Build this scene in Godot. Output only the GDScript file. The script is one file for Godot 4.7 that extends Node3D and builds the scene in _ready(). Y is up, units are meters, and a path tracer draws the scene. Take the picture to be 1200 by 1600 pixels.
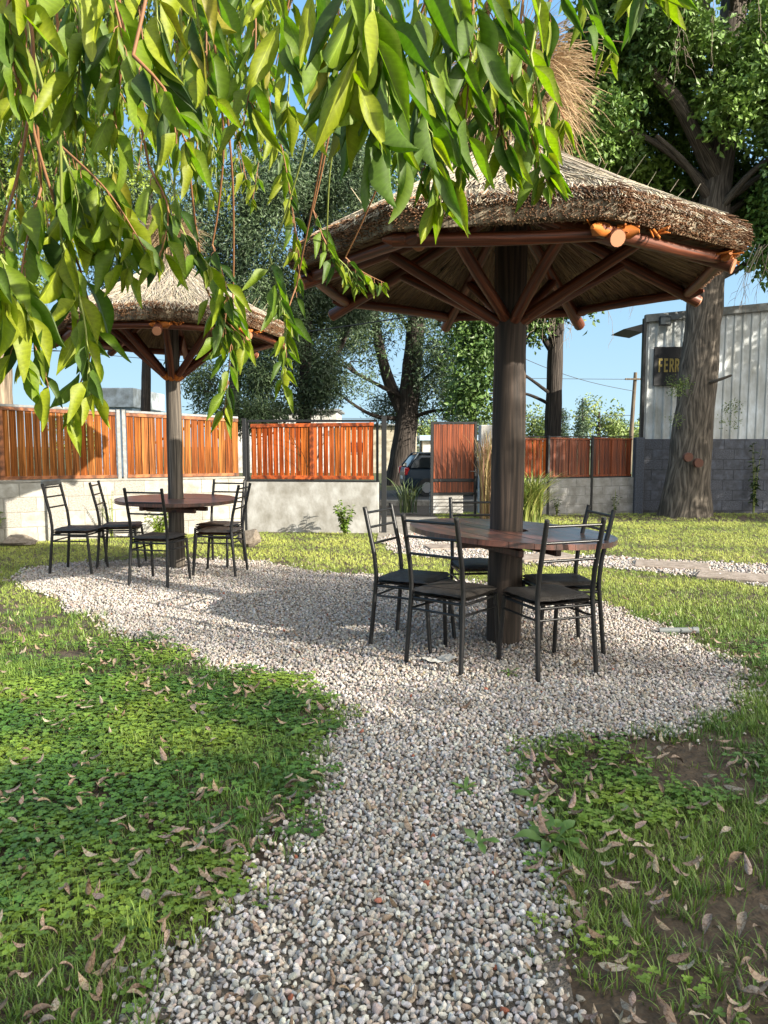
extends Node3D
# A garden with two thatched sun shelters, tables, chairs and a slatted fence. Units are metres; the camera looks along -z.

var rng := RandomNumberGenerator.new()
var M := {}          # materials by name
var gravel_outline := PackedVector2Array()
var path_outline := PackedVector2Array()
var patch := FastNoiseLite.new()
var fine := FastNoiseLite.new()
const SUN_TO := Vector3(0.82, 0.40, 0.56)


# ---------------------------------------------------------------- mesh builder
class Shape:
	var v := PackedVector3Array()
	var n := PackedVector3Array()
	var uv := PackedVector2Array()
	var ix := PackedInt32Array()

	func tri(a: Vector3, b: Vector3, c: Vector3, out: Vector3) -> void:
		var m := (c - a).cross(b - a)
		if m.length_squared() < 1e-16:
			return
		m = m.normalized()
		var k := v.size()
		if m.dot(out) < 0.0:
			v.append_array([a, c, b])
			m = -m
		else:
			v.append_array([a, b, c])
		n.append_array([m, m, m])
		uv.append_array([Vector2(v[k].x, v[k].y), Vector2(v[k + 1].x, v[k + 1].y), Vector2(v[k + 2].x, v[k + 2].y)])
		ix.append_array([k, k + 1, k + 2])

	func quad(a: Vector3, b: Vector3, c: Vector3, d: Vector3, out: Vector3) -> void:
		tri(a, b, c, out)
		tri(a, c, d, out)

	# a box with chamfered edges, 44 triangles
	func box(at: Transform3D, size: Vector3, bev := 0.003) -> void:
		var h := size * 0.5
		var b := minf(bev, minf(h.x, minf(h.y, h.z)) * 0.6)
		for ax in 3:
			var a1 := (ax + 1) % 3
			var a2 := (ax + 2) % 3
			for s: float in [-1.0, 1.0]:
				var p: Array[Vector3] = []
				for q in [[-1.0, -1.0], [1.0, -1.0], [1.0, 1.0], [-1.0, 1.0]]:
					var w := Vector3.ZERO
					w[ax] = s * h[ax]
					w[a1] = q[0] * (h[a1] - b)
					w[a2] = q[1] * (h[a2] - b)
					p.append(at * w)
				var o := Vector3.ZERO
				o[ax] = s
				quad(p[0], p[1], p[2], p[3], at.basis * o)
				for s2: float in [-1.0, 1.0]:
					var e: Array[Vector3] = []
					for q in [[0, -1.0], [1, -1.0], [1, 1.0], [0, 1.0]]:
						var w := Vector3.ZERO
						w[ax] = s * (h[ax] - (b if q[0] == 1 else 0.0))
						w[a1] = s2 * (h[a1] - (0.0 if q[0] == 1 else b))
						w[a2] = q[1] * (h[a2] - b)
						e.append(at * w)
					var oo := Vector3.ZERO
					oo[ax] = s
					oo[a1] = s2
					quad(e[0], e[1], e[2], e[3], at.basis * oo)
		for sx: float in [-1.0, 1.0]:
			for sy: float in [-1.0, 1.0]:
				for sz: float in [-1.0, 1.0]:
					var s3 := Vector3(sx, sy, sz)
					var c := s3 * h
					tri(at * (c - Vector3(0, sy * b, sz * b)), at * (c - Vector3(sx * b, 0, sz * b)), at * (c - Vector3(sx * b, sy * b, 0)), at.basis * s3)

	# a tube through points; uv.x runs once round, uv.y in metres along
	func tube(pts: Array, radii: Array, sides := 8, caps := true, lump := 0.0, rn: RandomNumberGenerator = null) -> void:
		var count := pts.size()
		var first := v.size()
		var t0: Vector3 = (pts[1] - pts[0]).normalized()
		var side := t0.cross(Vector3.UP if absf(t0.y) < 0.9 else Vector3.RIGHT).normalized()
		var run := 0.0
		var phase := []
		for j in sides:
			phase.append(rn.randf_range(-1, 1) * lump if rn else 0.0)
		for i in count:
			var t: Vector3 = (pts[mini(i + 1, count - 1)] - pts[maxi(i - 1, 0)]).normalized()
			side = (side - t * side.dot(t)).normalized()
			var up := t.cross(side)
			if i > 0:
				run += (pts[i] - pts[i - 1]).length()
			for j in sides + 1:
				var a := TAU * j / sides
				var d := side * cos(a) + up * sin(a)
				var r: float = radii[i] * (1.0 + phase[j % sides] + (rn.randf_range(-0.5, 0.5) * lump if rn and j < sides else 0.0))
				if j == sides:
					v.append(v[v.size() - sides])
				else:
					v.append(pts[i] + d * r)
				n.append(d)
				uv.append(Vector2(float(j) / sides, run))
		for i in count - 1:
			for j in sides:
				var a := first + i * (sides + 1) + j
				var b := a + 1
				var c := a + sides + 1
				var d := c + 1
				var turn := (v[c] - v[a]).cross(v[b] - v[a]).dot(n[a]) > 0.0
				if turn:
					ix.append_array([a, b, c, b, d, c])
				else:
					ix.append_array([a, c, b, b, c, d])
		if caps:
			for e in [0, count - 1]:
				var o: Vector3 = (pts[0] - pts[1]) if e == 0 else (pts[e] - pts[e - 1])
				var base: int = first + e * (sides + 1)
				for j in sides:
					tri(pts[e], v[base + j], v[base + j + 1], o)

	# indexed surface on a grid of points, smooth
	func grid(p: Array, cols: int, rows: int, out: Vector3, uvs: Array = []) -> void:
		var first := v.size()
		for q in p:
			v.append(q)
			n.append(Vector3.ZERO)
		for k in p.size():
			uv.append(uvs[k] if uvs.size() else Vector2(p[k].x, p[k].z))
		for r in rows - 1:
			for c in cols - 1:
				var a := first + r * cols + c
				for t in [[a, a + 1, a + cols], [a + 1, a + cols + 1, a + cols]]:
					var m := (v[t[2]] - v[t[0]]).cross(v[t[1]] - v[t[0]])
					if out != Vector3.ZERO and m.dot(out) < 0.0:
						ix.append_array([t[0], t[2], t[1]])
						m = -m
					else:
						ix.append_array(t)
					for q in t:
						n[q] += m
		for k in range(first, v.size()):
			n[k] = n[k].normalized() if n[k].length_squared() > 1e-20 else Vector3.UP

	func mesh() -> ArrayMesh:
		var a := []
		a.resize(Mesh.ARRAY_MAX)
		a[Mesh.ARRAY_VERTEX] = v
		a[Mesh.ARRAY_NORMAL] = n
		a[Mesh.ARRAY_TEX_UV] = uv
		a[Mesh.ARRAY_INDEX] = ix
		var m := ArrayMesh.new()
		m.add_surface_from_arrays(Mesh.PRIMITIVE_TRIANGLES, a)
		return m


# ---------------------------------------------------------------- nodes
func thing(called: String, label: String, category: String, at := Vector3.ZERO, turn := 0.0, group := "") -> Node3D:
	var o := Node3D.new()
	o.name = called
	add_child(o, true)
	o.position = at
	o.rotation.y = turn
	return tag(o, label, category, group)

func tag(o: Node3D, label: String, category: String, group := "") -> Node3D:
	o.set_meta("label", label)
	o.set_meta("category", category)
	if group != "":
		o.set_meta("group", group)
	return o

func obj(called: String, what, mat: Material, parent: Node = null) -> MeshInstance3D:
	var o := MeshInstance3D.new()
	o.name = called
	o.mesh = what.mesh() if what is Shape else what
	o.material_override = mat
	(parent if parent else self).add_child(o, true)
	return o

func ground_piece(called: String, what, mat: Material) -> MeshInstance3D:
	var o := obj(called, what, mat)
	o.set_meta("kind", "structure")
	return o

func many(called: String, mesh: Mesh, mat: Material, places: Array, colors: Array, parent: Node = null) -> MultiMeshInstance3D:
	var mm := MultiMesh.new()
	mm.transform_format = MultiMesh.TRANSFORM_3D
	mm.use_colors = colors.size() > 0
	mm.mesh = mesh
	mm.instance_count = places.size()
	for i in places.size():
		mm.set_instance_transform(i, places[i])
	if colors.size():
		for i in places.size():
			mm.set_instance_color(i, colors[i])
	var o := MultiMeshInstance3D.new()
	o.name = called
	o.multimesh = mm
	o.material_override = mat
	o.set_meta("kind", "stuff")
	(parent if parent else self).add_child(o, true)
	return o

func box_at(p: Vector3) -> Transform3D:
	return Transform3D(Basis(), p)

func r(a: float, b: float) -> float:
	return rng.randf_range(a, b)

func vary(c: Color, amount: float) -> Color:
	var k := 1.0 + r(-amount, amount)
	return Color(c.r * k * (1.0 + r(-0.06, 0.06)), c.g * k, c.b * k * (1.0 + r(-0.1, 0.1)))


# ---------------------------------------------------------------- materials
func noise_tex(freq: float, octaves: int, lo: Color, hi: Color, size := 512, seed_ := 1, mid := -1.0) -> NoiseTexture2D:
	var f := FastNoiseLite.new()
	f.seed = seed_
	f.noise_type = FastNoiseLite.TYPE_SIMPLEX_SMOOTH
	f.frequency = freq
	f.fractal_octaves = octaves
	f.fractal_gain = 0.6
	var t := NoiseTexture2D.new()
	t.width = size
	t.height = size
	t.seamless = true
	t.noise = f
	var g := Gradient.new()
	g.set_color(0, lo)
	g.set_color(1, hi)
	if mid > 0.0:
		g.set_offset(0, mid)
		g.set_offset(1, minf(mid + 0.25, 1.0))
	t.color_ramp = g
	return t

# linear base colour; tex multiplies; scale is triplanar in repeats per metre
func mat(called: String, c: Color, rough: float, tex: Texture2D = null, scale := Vector3.ZERO, bump: Texture2D = null, bump_cm := 0.0, in_world := true) -> StandardMaterial3D:
	var m := StandardMaterial3D.new()
	m.resource_name = called
	m.albedo_color = c.linear_to_srgb()
	m.roughness = rough
	if tex:
		m.albedo_texture = tex
	if bump:
		m.heightmap_enabled = true
		m.heightmap_texture = bump
		m.heightmap_scale = bump_cm
	if scale != Vector3.ZERO:
		m.uv1_triplanar = true
		m.uv1_world_triplanar = in_world
		m.uv1_scale = scale
	M[called] = m
	return m

func leafy(called: String, c: Color, back: Color, rough := 0.5, tinted := true) -> StandardMaterial3D:
	var m := mat(called, c, rough)
	m.cull_mode = BaseMaterial3D.CULL_DISABLED
	m.vertex_color_use_as_albedo = tinted
	m.backlight_enabled = true
	m.backlight = back
	return m

func grain_image(seed_: int, streak: float, contrast: float) -> ImageTexture:
	var f := FastNoiseLite.new()
	f.seed = seed_
	f.frequency = 0.02
	f.fractal_octaves = 4
	var im := Image.create(256, 512, false, Image.FORMAT_RGB8)
	for y in 512:
		for x in 256:
			# wraps in both directions by walking circles in noise space
			var ax := TAU * x / 256.0
			var ay := TAU * y / 512.0
			var q := f.get_noise_3d(cos(ax) * 90.0 + cos(ay) * streak, sin(ax) * 90.0 + sin(ay) * streak, sin(ay) * streak)
			var k := clampf(0.74 + q * contrast, 0.15, 1.0)
			im.set_pixel(x, y, Color(k, k * (0.97 + 0.03 * k), k * (0.93 + 0.07 * k)))
	return ImageTexture.create_from_image(im)

# the skin of a leaf: pale midrib, faint side veins, blotches and a few specks
func leaf_image(seed_: int, base: float, blotch: float, specks: float) -> ImageTexture:
	var f := FastNoiseLite.new()
	f.seed = seed_
	f.frequency = 0.035
	f.fractal_octaves = 3
	var rn := RandomNumberGenerator.new()
	rn.seed = seed_
	var im := Image.create(96, 256, false, Image.FORMAT_RGB8)
	for y in 256:
		for x in 96:
			var u := absf(x / 95.0 - 0.5) * 2.0
			var k := base + f.get_noise_2d(x, y) * blotch * 0.8
			k += 0.05 * pow(absf(sin((y / 256.0 * 13.0 - u * 1.6) * PI)), 14.0)
			k -= 0.05 * smoothstep(0.85, 1.0, u)
			if u < 0.045:
				k += 0.17
			k = clampf(k, 0.1, 1.0)
			var c := Color(k, k, k)
			if blotch > 0.2 and f.get_noise_2d(x * 0.6 + 500, y * 0.6) > 0.26:
				c = Color(k * 0.8, k * 0.74, k * 0.68)
			if rn.randf() < specks:
				c = Color(1, 1, 1)
			im.set_pixel(x, y, c)
	return ImageTexture.create_from_image(im)

func make_materials() -> void:
	var speck := noise_tex(0.09, 4, Color(0.62, 0.6, 0.57), Color(1, 1, 1), 512, 3)
	var cloud := noise_tex(0.012, 5, Color(0.68, 0.66, 0.62), Color(1, 1, 1), 512, 5)
	var rough_h := noise_tex(0.05, 5, Color(0, 0, 0), Color(1, 1, 1), 512, 9)
	var fine_h := noise_tex(0.16, 3, Color(0, 0, 0), Color(1, 1, 1), 512, 11)
	var soil := noise_tex(0.02, 6, Color(0.6, 0.55, 0.5), Color(1, 0.98, 0.95), 1024, 21)
	var grain := grain_image(31, 9.0, 0.75)
	var grain2 := grain_image(47, 14.0, 0.55)
	var bark_t := grain_image(53, 26.0, 0.5)
	M["tex_soft"] = noise_tex(0.015, 4, Color(0.86, 0.86, 0.84), Color(1, 1, 1), 256, 8)
	mat("soil", Color(0.10, 0.076, 0.052), 0.95, soil, Vector3(0.7, 0.7, 0.7), rough_h, 1.2)
	mat("gravel_bed", Color(0.2, 0.175, 0.15), 0.95, speck, Vector3(3, 3, 3), rough_h, 0.8)
	mat("asphalt", Color(0.055, 0.056, 0.06), 0.9, speck, Vector3(1.5, 1.5, 1.5), fine_h, 0.3)
	mat("concrete", Color(0.36, 0.33, 0.29), 0.9, cloud, Vector3(0.9, 0.9, 0.9), rough_h, 0.25)
	mat("far_grass", Color(0.085, 0.11, 0.03), 0.95, soil, Vector3(0.3, 0.3, 0.3), rough_h, 2.0)
	mat("white_block", Color(0.50, 0.49, 0.455), 0.85, cloud, Vector3(0.8, 0.8, 0.8), rough_h, 0.35)
	mat("white_block_worn", Color(0.45, 0.435, 0.40), 0.88, speck, Vector3(0.9, 0.9, 0.9), rough_h, 0.4)
	mat("mortar", Color(0.40, 0.385, 0.35), 0.95, cloud, Vector3(1.3, 1.3, 1.3), rough_h, 0.3)
	mat("plaster", Color(0.44, 0.44, 0.43), 0.85, cloud, Vector3(0.55, 0.4, 0.55), rough_h, 0.2)
	mat("grey_block", Color(0.115, 0.128, 0.168), 0.8, cloud, Vector3(0.9, 0.9, 0.9), rough_h, 0.3)
	mat("grey_block_b", Color(0.125, 0.138, 0.178), 0.8, speck, Vector3(0.7, 0.7, 0.7), rough_h, 0.3)
	mat("grey_joint", Color(0.085, 0.09, 0.11), 0.9, cloud, Vector3(1, 1, 1))
	mat("pale_block", Color(0.36, 0.36, 0.36), 0.85, cloud, Vector3(0.8, 0.8, 0.8), rough_h, 0.3)
	mat("pale_joint", Color(0.31, 0.31, 0.31), 0.9, cloud, Vector3(1, 1, 1))
	for k in 5:
		var tone: Color = [Color(0.43, 0.138, 0.028), Color(0.46, 0.168, 0.040), Color(0.39, 0.108, 0.020), Color(0.44, 0.16, 0.046), Color(0.36, 0.105, 0.025)][k]
		mat("slat_%d" % k, tone, 0.6, grain, Vector3(5.0, 0.9, 5.0))
		var red: Color = [Color(0.52, 0.12, 0.018), Color(0.58, 0.16, 0.028), Color(0.44, 0.085, 0.013), Color(0.55, 0.135, 0.03), Color(0.40, 0.075, 0.012)][k]
		mat("red_slat_%d" % k, red, 0.42, grain, Vector3(5.0, 0.9, 5.0))
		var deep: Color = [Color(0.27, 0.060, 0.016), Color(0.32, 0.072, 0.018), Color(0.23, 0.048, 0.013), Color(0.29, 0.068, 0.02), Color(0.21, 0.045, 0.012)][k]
		mat("shaded_slat_%d" % k, deep, 0.45, grain, Vector3(5.0, 0.9, 5.0))  # red slats darkened in colour to stand in for shade
	for k in 5:
		M["slat_%d" % k].metallic_specular = 0.22
		M["red_slat_%d" % k].metallic_specular = 0.3
	mat("rail_wood", Color(0.43, 0.15, 0.05), 0.6, grain, Vector3(0.9, 5.0, 0.9))
	mat("red_rail", Color(0.48, 0.10, 0.018), 0.45, grain, Vector3(0.9, 5.0, 0.9))
	mat("black_steel", Color(0.022, 0.024, 0.027), 0.42, speck, Vector3(2, 2, 2))
	mat("zinc_steel", Color(0.40, 0.41, 0.42), 0.45, cloud, Vector3(2, 2, 2)).metallic = 0.5
	mat("chair_steel", Color(0.016, 0.016, 0.018), 0.36, speck, Vector3(6, 6, 6), fine_h, 0.02, false)
	mat("seat_vinyl", Color(0.055, 0.049, 0.045), 0.5, cloud, Vector3(3, 3, 3), rough_h, 0.35)
	var post := mat("post_wood", Color(0.078, 0.053, 0.038), 0.75, grain2, Vector3.ZERO, grain2, 0.22)
	post.uv1_scale = Vector3(2, 0.7, 1)
	var pale := mat("pale_post_wood", Color(0.15, 0.125, 0.10), 0.8, grain2, Vector3.ZERO, grain2, 0.25)
	pale.uv1_scale = Vector3(2, 0.7, 1)
	var log_ := mat("log_wood", Color(0.20, 0.052, 0.018), 0.5, grain2, Vector3.ZERO, grain2, 0.15)
	log_.uv1_scale = Vector3(1, 0.9, 1)
	mat("cut_wood", Color(0.72, 0.33, 0.18), 0.6, speck, Vector3(20, 20, 20))
	mat("sunlit_cut", Color(0.72, 0.22, 0.03), 0.6, speck, Vector3(9, 9, 9))  # cut wood whose orange carries the sunlight falling on it
	mat("table_wood", Color(0.135, 0.042, 0.024), 0.3, grain, Vector3(1.1, 5.0, 5.0), grain, 0.04, false).clearcoat_enabled = true
	mat("table_dark", Color(0.10, 0.034, 0.02), 0.45, grain, Vector3(1.1, 5.0, 5.0))
	var th := mat("thatch", Color(0.38, 0.32, 0.23), 0.9, grain2, Vector3.ZERO, grain2, 1.2)
	th.uv1_scale = Vector3(1.2, 0.8, 1)
	var st := mat("straw", Color(1, 1, 1), 0.7)
	st.vertex_color_use_as_albedo = true
	var stone := mat("stone", Color(1, 1, 1), 0.88, speck, Vector3(14, 14, 14), fine_h, 0.06)
	stone.vertex_color_use_as_albedo = true
	var bark := mat("bark", Color(0.165, 0.138, 0.11), 0.95, bark_t, Vector3.ZERO, bark_t, 0.9)
	bark.uv1_scale = Vector3(4, 0.9, 1)
	var bark2 := mat("dark_bark", Color(0.075, 0.06, 0.05), 0.95, bark_t, Vector3.ZERO, bark_t, 3.0)
	bark2.uv1_scale = Vector3(3, 0.35, 1)
	var bark3 := mat("tan_bark", Color(0.36, 0.28, 0.20), 0.9, bark_t, Vector3.ZERO, bark_t, 2.0)
	bark3.uv1_scale = Vector3(3, 0.35, 1)
	mat("twig", Color(0.26, 0.15, 0.07), 0.7)
	mat("green_twig", Color(0.20, 0.24, 0.05), 0.6)
	mat("red_twig", Color(0.22, 0.10, 0.04), 0.65)
	mat("bare_twig", Color(0.25, 0.20, 0.15), 0.85)
	leafy("grass", Color(1, 1, 1), Color(0.5, 0.5, 0.5), 0.5)
	leafy("crown_leaf", Color(1, 1, 1), Color(0.55, 0.55, 0.55), 0.5)
	var leaf_t := leaf_image(71, 0.80, 0.10, 0.0016)
	var dry_t := leaf_image(72, 0.84, 0.22, 0.003)
	leafy("gum_leaf", Color(1, 1, 1), Color(0.86, 1.0, 0.42), 0.52).albedo_texture = leaf_t
	leafy("dry_leaf", Color(1, 1, 1), Color(0.25, 0.25, 0.25), 0.75).albedo_texture = dry_t
	for k in 6:
		var t: Color = [Color(0.29, 0.42, 0.03), Color(0.225, 0.36, 0.03), Color(0.14, 0.25, 0.034), Color(0.45, 0.53, 0.028), Color(0.095, 0.18, 0.042), Color(0.44, 0.40, 0.035)][k]
		var lm := leafy("gum_%d" % k, t, Color(0.86, 1.0, 0.42), 0.52, false)
		lm.albedo_texture = leaf_t
		var d: Color = [Color(0.33, 0.24, 0.17), Color(0.40, 0.31, 0.23), Color(0.24, 0.16, 0.11), Color(0.38, 0.27, 0.22), Color(0.25, 0.22, 0.18), Color(0.45, 0.38, 0.28)][k]
		var dm := leafy("dry_%d" % k, d, Color(0.25, 0.25, 0.25), 0.75, false)
		dm.albedo_texture = dry_t
	mat("cladding", Color(0.70, 0.76, 0.81), 0.4, cloud, Vector3(0.35, 0.2, 0.35))
	mat("trim_grey", Color(0.22, 0.24, 0.25), 0.5, cloud, Vector3(1, 1, 1))
	mat("sign_black", Color(0.018, 0.02, 0.026), 0.5, speck, Vector3(1, 1, 1))
	mat("sign_yellow", Color(0.52, 0.40, 0.11), 0.6, speck, Vector3(2, 2, 2))
	mat("paper", Color(0.78, 0.77, 0.75), 0.8, cloud, Vector3(4, 4, 4))
	mat("pipe", Color(0.22, 0.25, 0.265), 0.5, speck, Vector3(4, 4, 4))
	mat("slab", Color(0.36, 0.30, 0.26), 0.9, cloud, Vector3(1.2, 1.2, 1.2), rough_h, 0.3)
	mat("car_paint", Color(0.022, 0.034, 0.048), 0.4)
	M["car_paint"].metallic_specular = 0.3
	mat("car_glass", Color(0.015, 0.018, 0.02), 0.06)
	mat("rubber", Color(0.02, 0.02, 0.02), 0.8)
	mat("rim", Color(0.5, 0.5, 0.52), 0.3).metallic = 0.8
	mat("red_lens", Color(0.45, 0.02, 0.02), 0.2)
	mat("plate", Color(0.7, 0.7, 0.68), 0.5)
	mat("house_beige", Color(0.50, 0.46, 0.37), 0.9, cloud, Vector3(0.3, 0.3, 0.3))
	mat("house_white", Color(0.62, 0.62, 0.62), 0.9, cloud, Vector3(0.3, 0.3, 0.3))
	mat("house_blue", Color(0.46, 0.53, 0.60), 0.8, cloud, Vector3(0.3, 0.3, 0.3))
	mat("store_red", Color(0.5, 0.05, 0.06), 0.7)
	mat("roof_blue", Color(0.28, 0.38, 0.50), 0.6)
	mat("dark_glass", Color(0.03, 0.035, 0.04), 0.15)
	mat("wire", Color(0.03, 0.03, 0.03), 0.7)
	mat("pole_wood", Color(0.22, 0.17, 0.12), 0.9, grain, Vector3(4, 0.6, 4))
	mat("cut_scar", Color(0.19, 0.085, 0.06), 0.9, speck, Vector3(6, 6, 6))
	mat("rock", Color(0.26, 0.22, 0.18), 0.95, cloud, Vector3(3, 3, 3), rough_h, 0.8)
	mat("brick", Color(0.5, 0.19, 0.13), 0.9, speck, Vector3(5, 5, 5))


# ---------------------------------------------------------------- small natural shapes
# a leaf along +y from its stalk, facing +z
func add_leaf(s: Shape, at: Transform3D, length: float, width: float, curl: float, fold: float, rows := 6, widest := 0.38, wave := 0.0) -> void:
	var p := []
	var uvs := []
	var x := 0.0
	var q := Vector3.ZERO
	for i in rows:
		var t := float(i) / (rows - 1)
		var w: float
		if t < widest:
			w = pow(sin(t / widest * PI * 0.5), 0.8)
		else:
			w = pow(cos((t - widest) / (1.0 - widest) * PI * 0.5), 1.15)
		w = maxf(w, 0.03) * width * 0.5
		var bend := curl * t
		if i > 0:
			q += Vector3(0, cos(bend), -sin(bend)) * (length / (rows - 1))
		var nrm := Vector3(0, sin(bend), cos(bend))
		var wv := sin(t * 9.0 + wave * 3.0) * wave * width
		p.append(at * (q + Vector3(-w * cos(fold), 0, 0) + nrm * (w * sin(fold) + wv)))
		p.append(at * q)
		p.append(at * (q + Vector3(w * cos(fold), 0, 0) + nrm * (w * sin(fold) - wv)))
		uvs.append_array([Vector2(0, t), Vector2(0.5, t), Vector2(1, t)])
	s.grid(p, 3, rows, Vector3.ZERO, uvs)

func leaf_mesh(length: float, width: float, curl: float, fold: float, rows := 6, widest := 0.38, wave := 0.0, stalk := 0.0) -> ArrayMesh:
	var s := Shape.new()
	add_leaf(s, Transform3D(Basis(), Vector3(0, stalk, 0)), length, width, curl, fold, rows, widest, wave)
	if stalk > 0.0:
		s.tube([Vector3.ZERO, Vector3(0, stalk * 1.02, 0)], [0.0012, 0.0010], 4, false)
	return s.mesh()

func blade(s: Shape, at: Vector3, lean: Vector3, height: float, width: float) -> void:
	var side := lean.cross(Vector3.UP).normalized() * width * 0.5
	if side.length_squared() < 1e-9:
		side = Vector3(width * 0.5, 0, 0)
	var p := []
	for i in 4:
		var t := i / 3.0
		var c := at + Vector3.UP * height * t * (1.0 - 0.25 * t * lean.length()) + lean * height * t * t
		var w := 1.0 - pow(t, 1.7)
		p.append(c - side * maxf(w, 0.04))
		p.append(c + side * maxf(w, 0.04))
	s.grid(p, 2, 4, Vector3.ZERO)

func tuft(blades: int, spread: float, height: float, width: float, flop := 0.7) -> ArrayMesh:
	var s := Shape.new()
	for k in blades:
		var a := r(0, TAU)
		var d := Vector3(cos(a), 0, sin(a))
		blade(s, d * r(0, spread), d.rotated(Vector3.UP, r(-0.6, 0.6)) * r(0.05, flop), height * r(0.5, 1.15), width * r(0.7, 1.3))
	return s.mesh()

func clover(stems: int, spread: float, height: float, leaflet: float) -> ArrayMesh:
	var s := Shape.new()
	for k in stems:
		var a := r(0, TAU)
		var c := Vector3(cos(a), 0, sin(a)) * spread * sqrt(r(0, 1)) + Vector3.UP * height * r(0.55, 1.1)
		var tilt := Basis(Vector3(r(-1, 1), 0, r(-1, 1)).normalized(), r(0, 0.5))
		var spin := r(0, TAU)
		var size := leaflet * r(0.7, 1.25)
		for j in 3:
			var b := tilt * Basis(Vector3.UP, spin + TAU * j / 3.0) * Basis(Vector3.RIGHT, -PI * 0.5 + 0.22)
			add_leaf(s, Transform3D(b, c), size, size * 1.05, 0.25, 0.25, 4, 0.62)
		s.tube([Vector3(c.x * 0.6, 0, c.z * 0.6), c], [0.0007, 0.0006], 3, false)
	return s.mesh()

# a crushed stone: a ball cut flat by random planes
func stone_mesh(cuts: int, flat: float) -> ArrayMesh:
	var ico := SphereMesh.new()
	ico.radius = 1.0
	ico.height = 2.0
	ico.radial_segments = 12
	ico.rings = 6
	var a := ico.get_mesh_arrays()
	var pts: PackedVector3Array = a[Mesh.ARRAY_VERTEX]
	var ids: PackedInt32Array = a[Mesh.ARRAY_INDEX]
	var planes := []
	for k in cuts:
		planes.append([Vector3(r(-1, 1), r(-1, 1), r(-1, 1)).normalized(), r(0.42, 0.74)])
	var moved := {}
	var s := Shape.new()
	var q := PackedVector3Array()
	for p in pts:
		var d := p.normalized()
		var key := d.snapped(Vector3.ONE * 0.001)
		if not moved.has(key):
			var far := 1.0
			for pl in planes:
				var c: float = d.dot(pl[0])
				if c > 0.05:
					far = minf(far, pl[1] / c)
			moved[key] = d * far * Vector3(1, flat, 0.82)
		q.append(moved[key])
	for k in range(0, ids.size(), 3):
		s.tri(q[ids[k]], q[ids[k + 1]], q[ids[k + 2]], q[ids[k]] + q[ids[k + 1]] + q[ids[k + 2]])
	return s.mesh()

# a spray of small leaves, for crowns
func leaf_clump(count: int, radius: float, length: float, width: float, droop: float, folds := true) -> ArrayMesh:
	var s := Shape.new()
	for k in count:
		var c := Vector3(r(-1, 1), r(-1, 1), r(-1, 1))
		c = c.normalized() * radius * pow(rng.randf(), 0.5)
		c.y *= 0.75
		var d := (c.normalized() * 0.7 + Vector3(r(-1, 1), r(-1, 1) - droop, r(-1, 1))).normalized()
		var side := d.cross(Vector3(r(-1, 1), r(-0.3, 1), r(-1, 1))).normalized()
		var up := side.cross(d)
		var l := length * r(0.7, 1.25)
		var w := width * r(0.7, 1.25) * 0.5
		var p := [c, c + d * l * 0.45 - side * w + up * w * 0.35, c + d * l * 0.45, c + d * l * 0.45 + side * w + up * w * 0.35, c + d * l - up * l * 0.12]
		if folds:
			s.tri(p[0], p[1], p[2], up)
			s.tri(p[0], p[2], p[3], up)
			s.tri(p[1], p[4], p[2], up)
			s.tri(p[2], p[4], p[3], up)
		else:
			s.tri(p[0], p[1], p[4], up)
			s.tri(p[0], p[4], p[3], up)
	return s.mesh()

func any_turn() -> Basis:
	return Basis(Vector3(r(-1, 1), r(-1, 1), r(-1, 1)).normalized(), r(0, TAU))

# clump places in a crown made of blobs: [centre, radii, how many]
func crown_places(blobs: Array, lo: float, hi: float, c0: Color, c1: Color, gap := -0.12, upright := false) -> Array:
	var places := []
	var colors := []
	for b in blobs:
		var made := 0
		var tries := 0
		while made < b[2] and tries < b[2] * 8:
			tries += 1
			var d := Vector3(r(-1, 1), r(-1, 1), r(-1, 1)).normalized() * pow(rng.randf(), 0.42)
			var p: Vector3 = b[0] + d * b[1]
			if patch.get_noise_3d(p.x * 9.0, p.y * 9.0, p.z * 9.0) < gap:
				continue
			made += 1
			var k := r(lo, hi)
			var turn := Basis(Vector3.UP, r(0, TAU)) * Basis(Vector3.RIGHT, r(-0.5, 0.5)) if upright else any_turn()
			places.append(Transform3D(turn.scaled(Vector3.ONE * k), p))
			var mix := clampf(0.5 + 0.9 * patch.get_noise_3d(p.x * 14.0 + 70, p.y * 14.0, p.z * 14.0) + r(-0.35, 0.35), 0, 1)
			colors.append(vary(c0.lerp(c1, mix), 0.14))
	return [places, colors]

func limb(s: Shape, pts: Array, r0: float, r1: float, sides := 9, lump := 0.1) -> void:
	var c := Curve3D.new()
	for p in pts:
		c.add_point(p)
	for i in pts.size():
		var t: Vector3 = (pts[mini(i + 1, pts.size() - 1)] - pts[maxi(i - 1, 0)]) * 0.18
		c.set_point_in(i, -t)
		c.set_point_out(i, t)
	var len_ := c.get_baked_length()
	var steps := maxi(4, int(len_ / maxf(r0 * 1.6, 0.02)))
	steps = mini(steps, 40)
	var q := []
	var rad := []
	for i in steps + 1:
		var t := float(i) / steps
		q.append(c.sample_baked(len_ * t, true))
		rad.append(lerpf(r0, r1, t))
	s.tube(q, rad, sides, true, lump, rng)

func trunk_shape(base: Vector3, top: Vector3, r0: float, r1: float, flare: float, bend := Vector3.ZERO) -> Shape:
	var s := Shape.new()
	var q := []
	var rad := []
	for i in 31:
		var t := i / 30.0
		q.append(base.lerp(top, t) + bend * sin(t * PI))
		var h := (top - base).length() * t
		rad.append(lerpf(r0, r1, t) * (1.0 + flare * exp(-h * 1.7)) * (1.0 + 0.03 * sin(h * 5.0)))
	s.tube(q, rad, 20, true, 0.07, rng)
	return s


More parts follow.
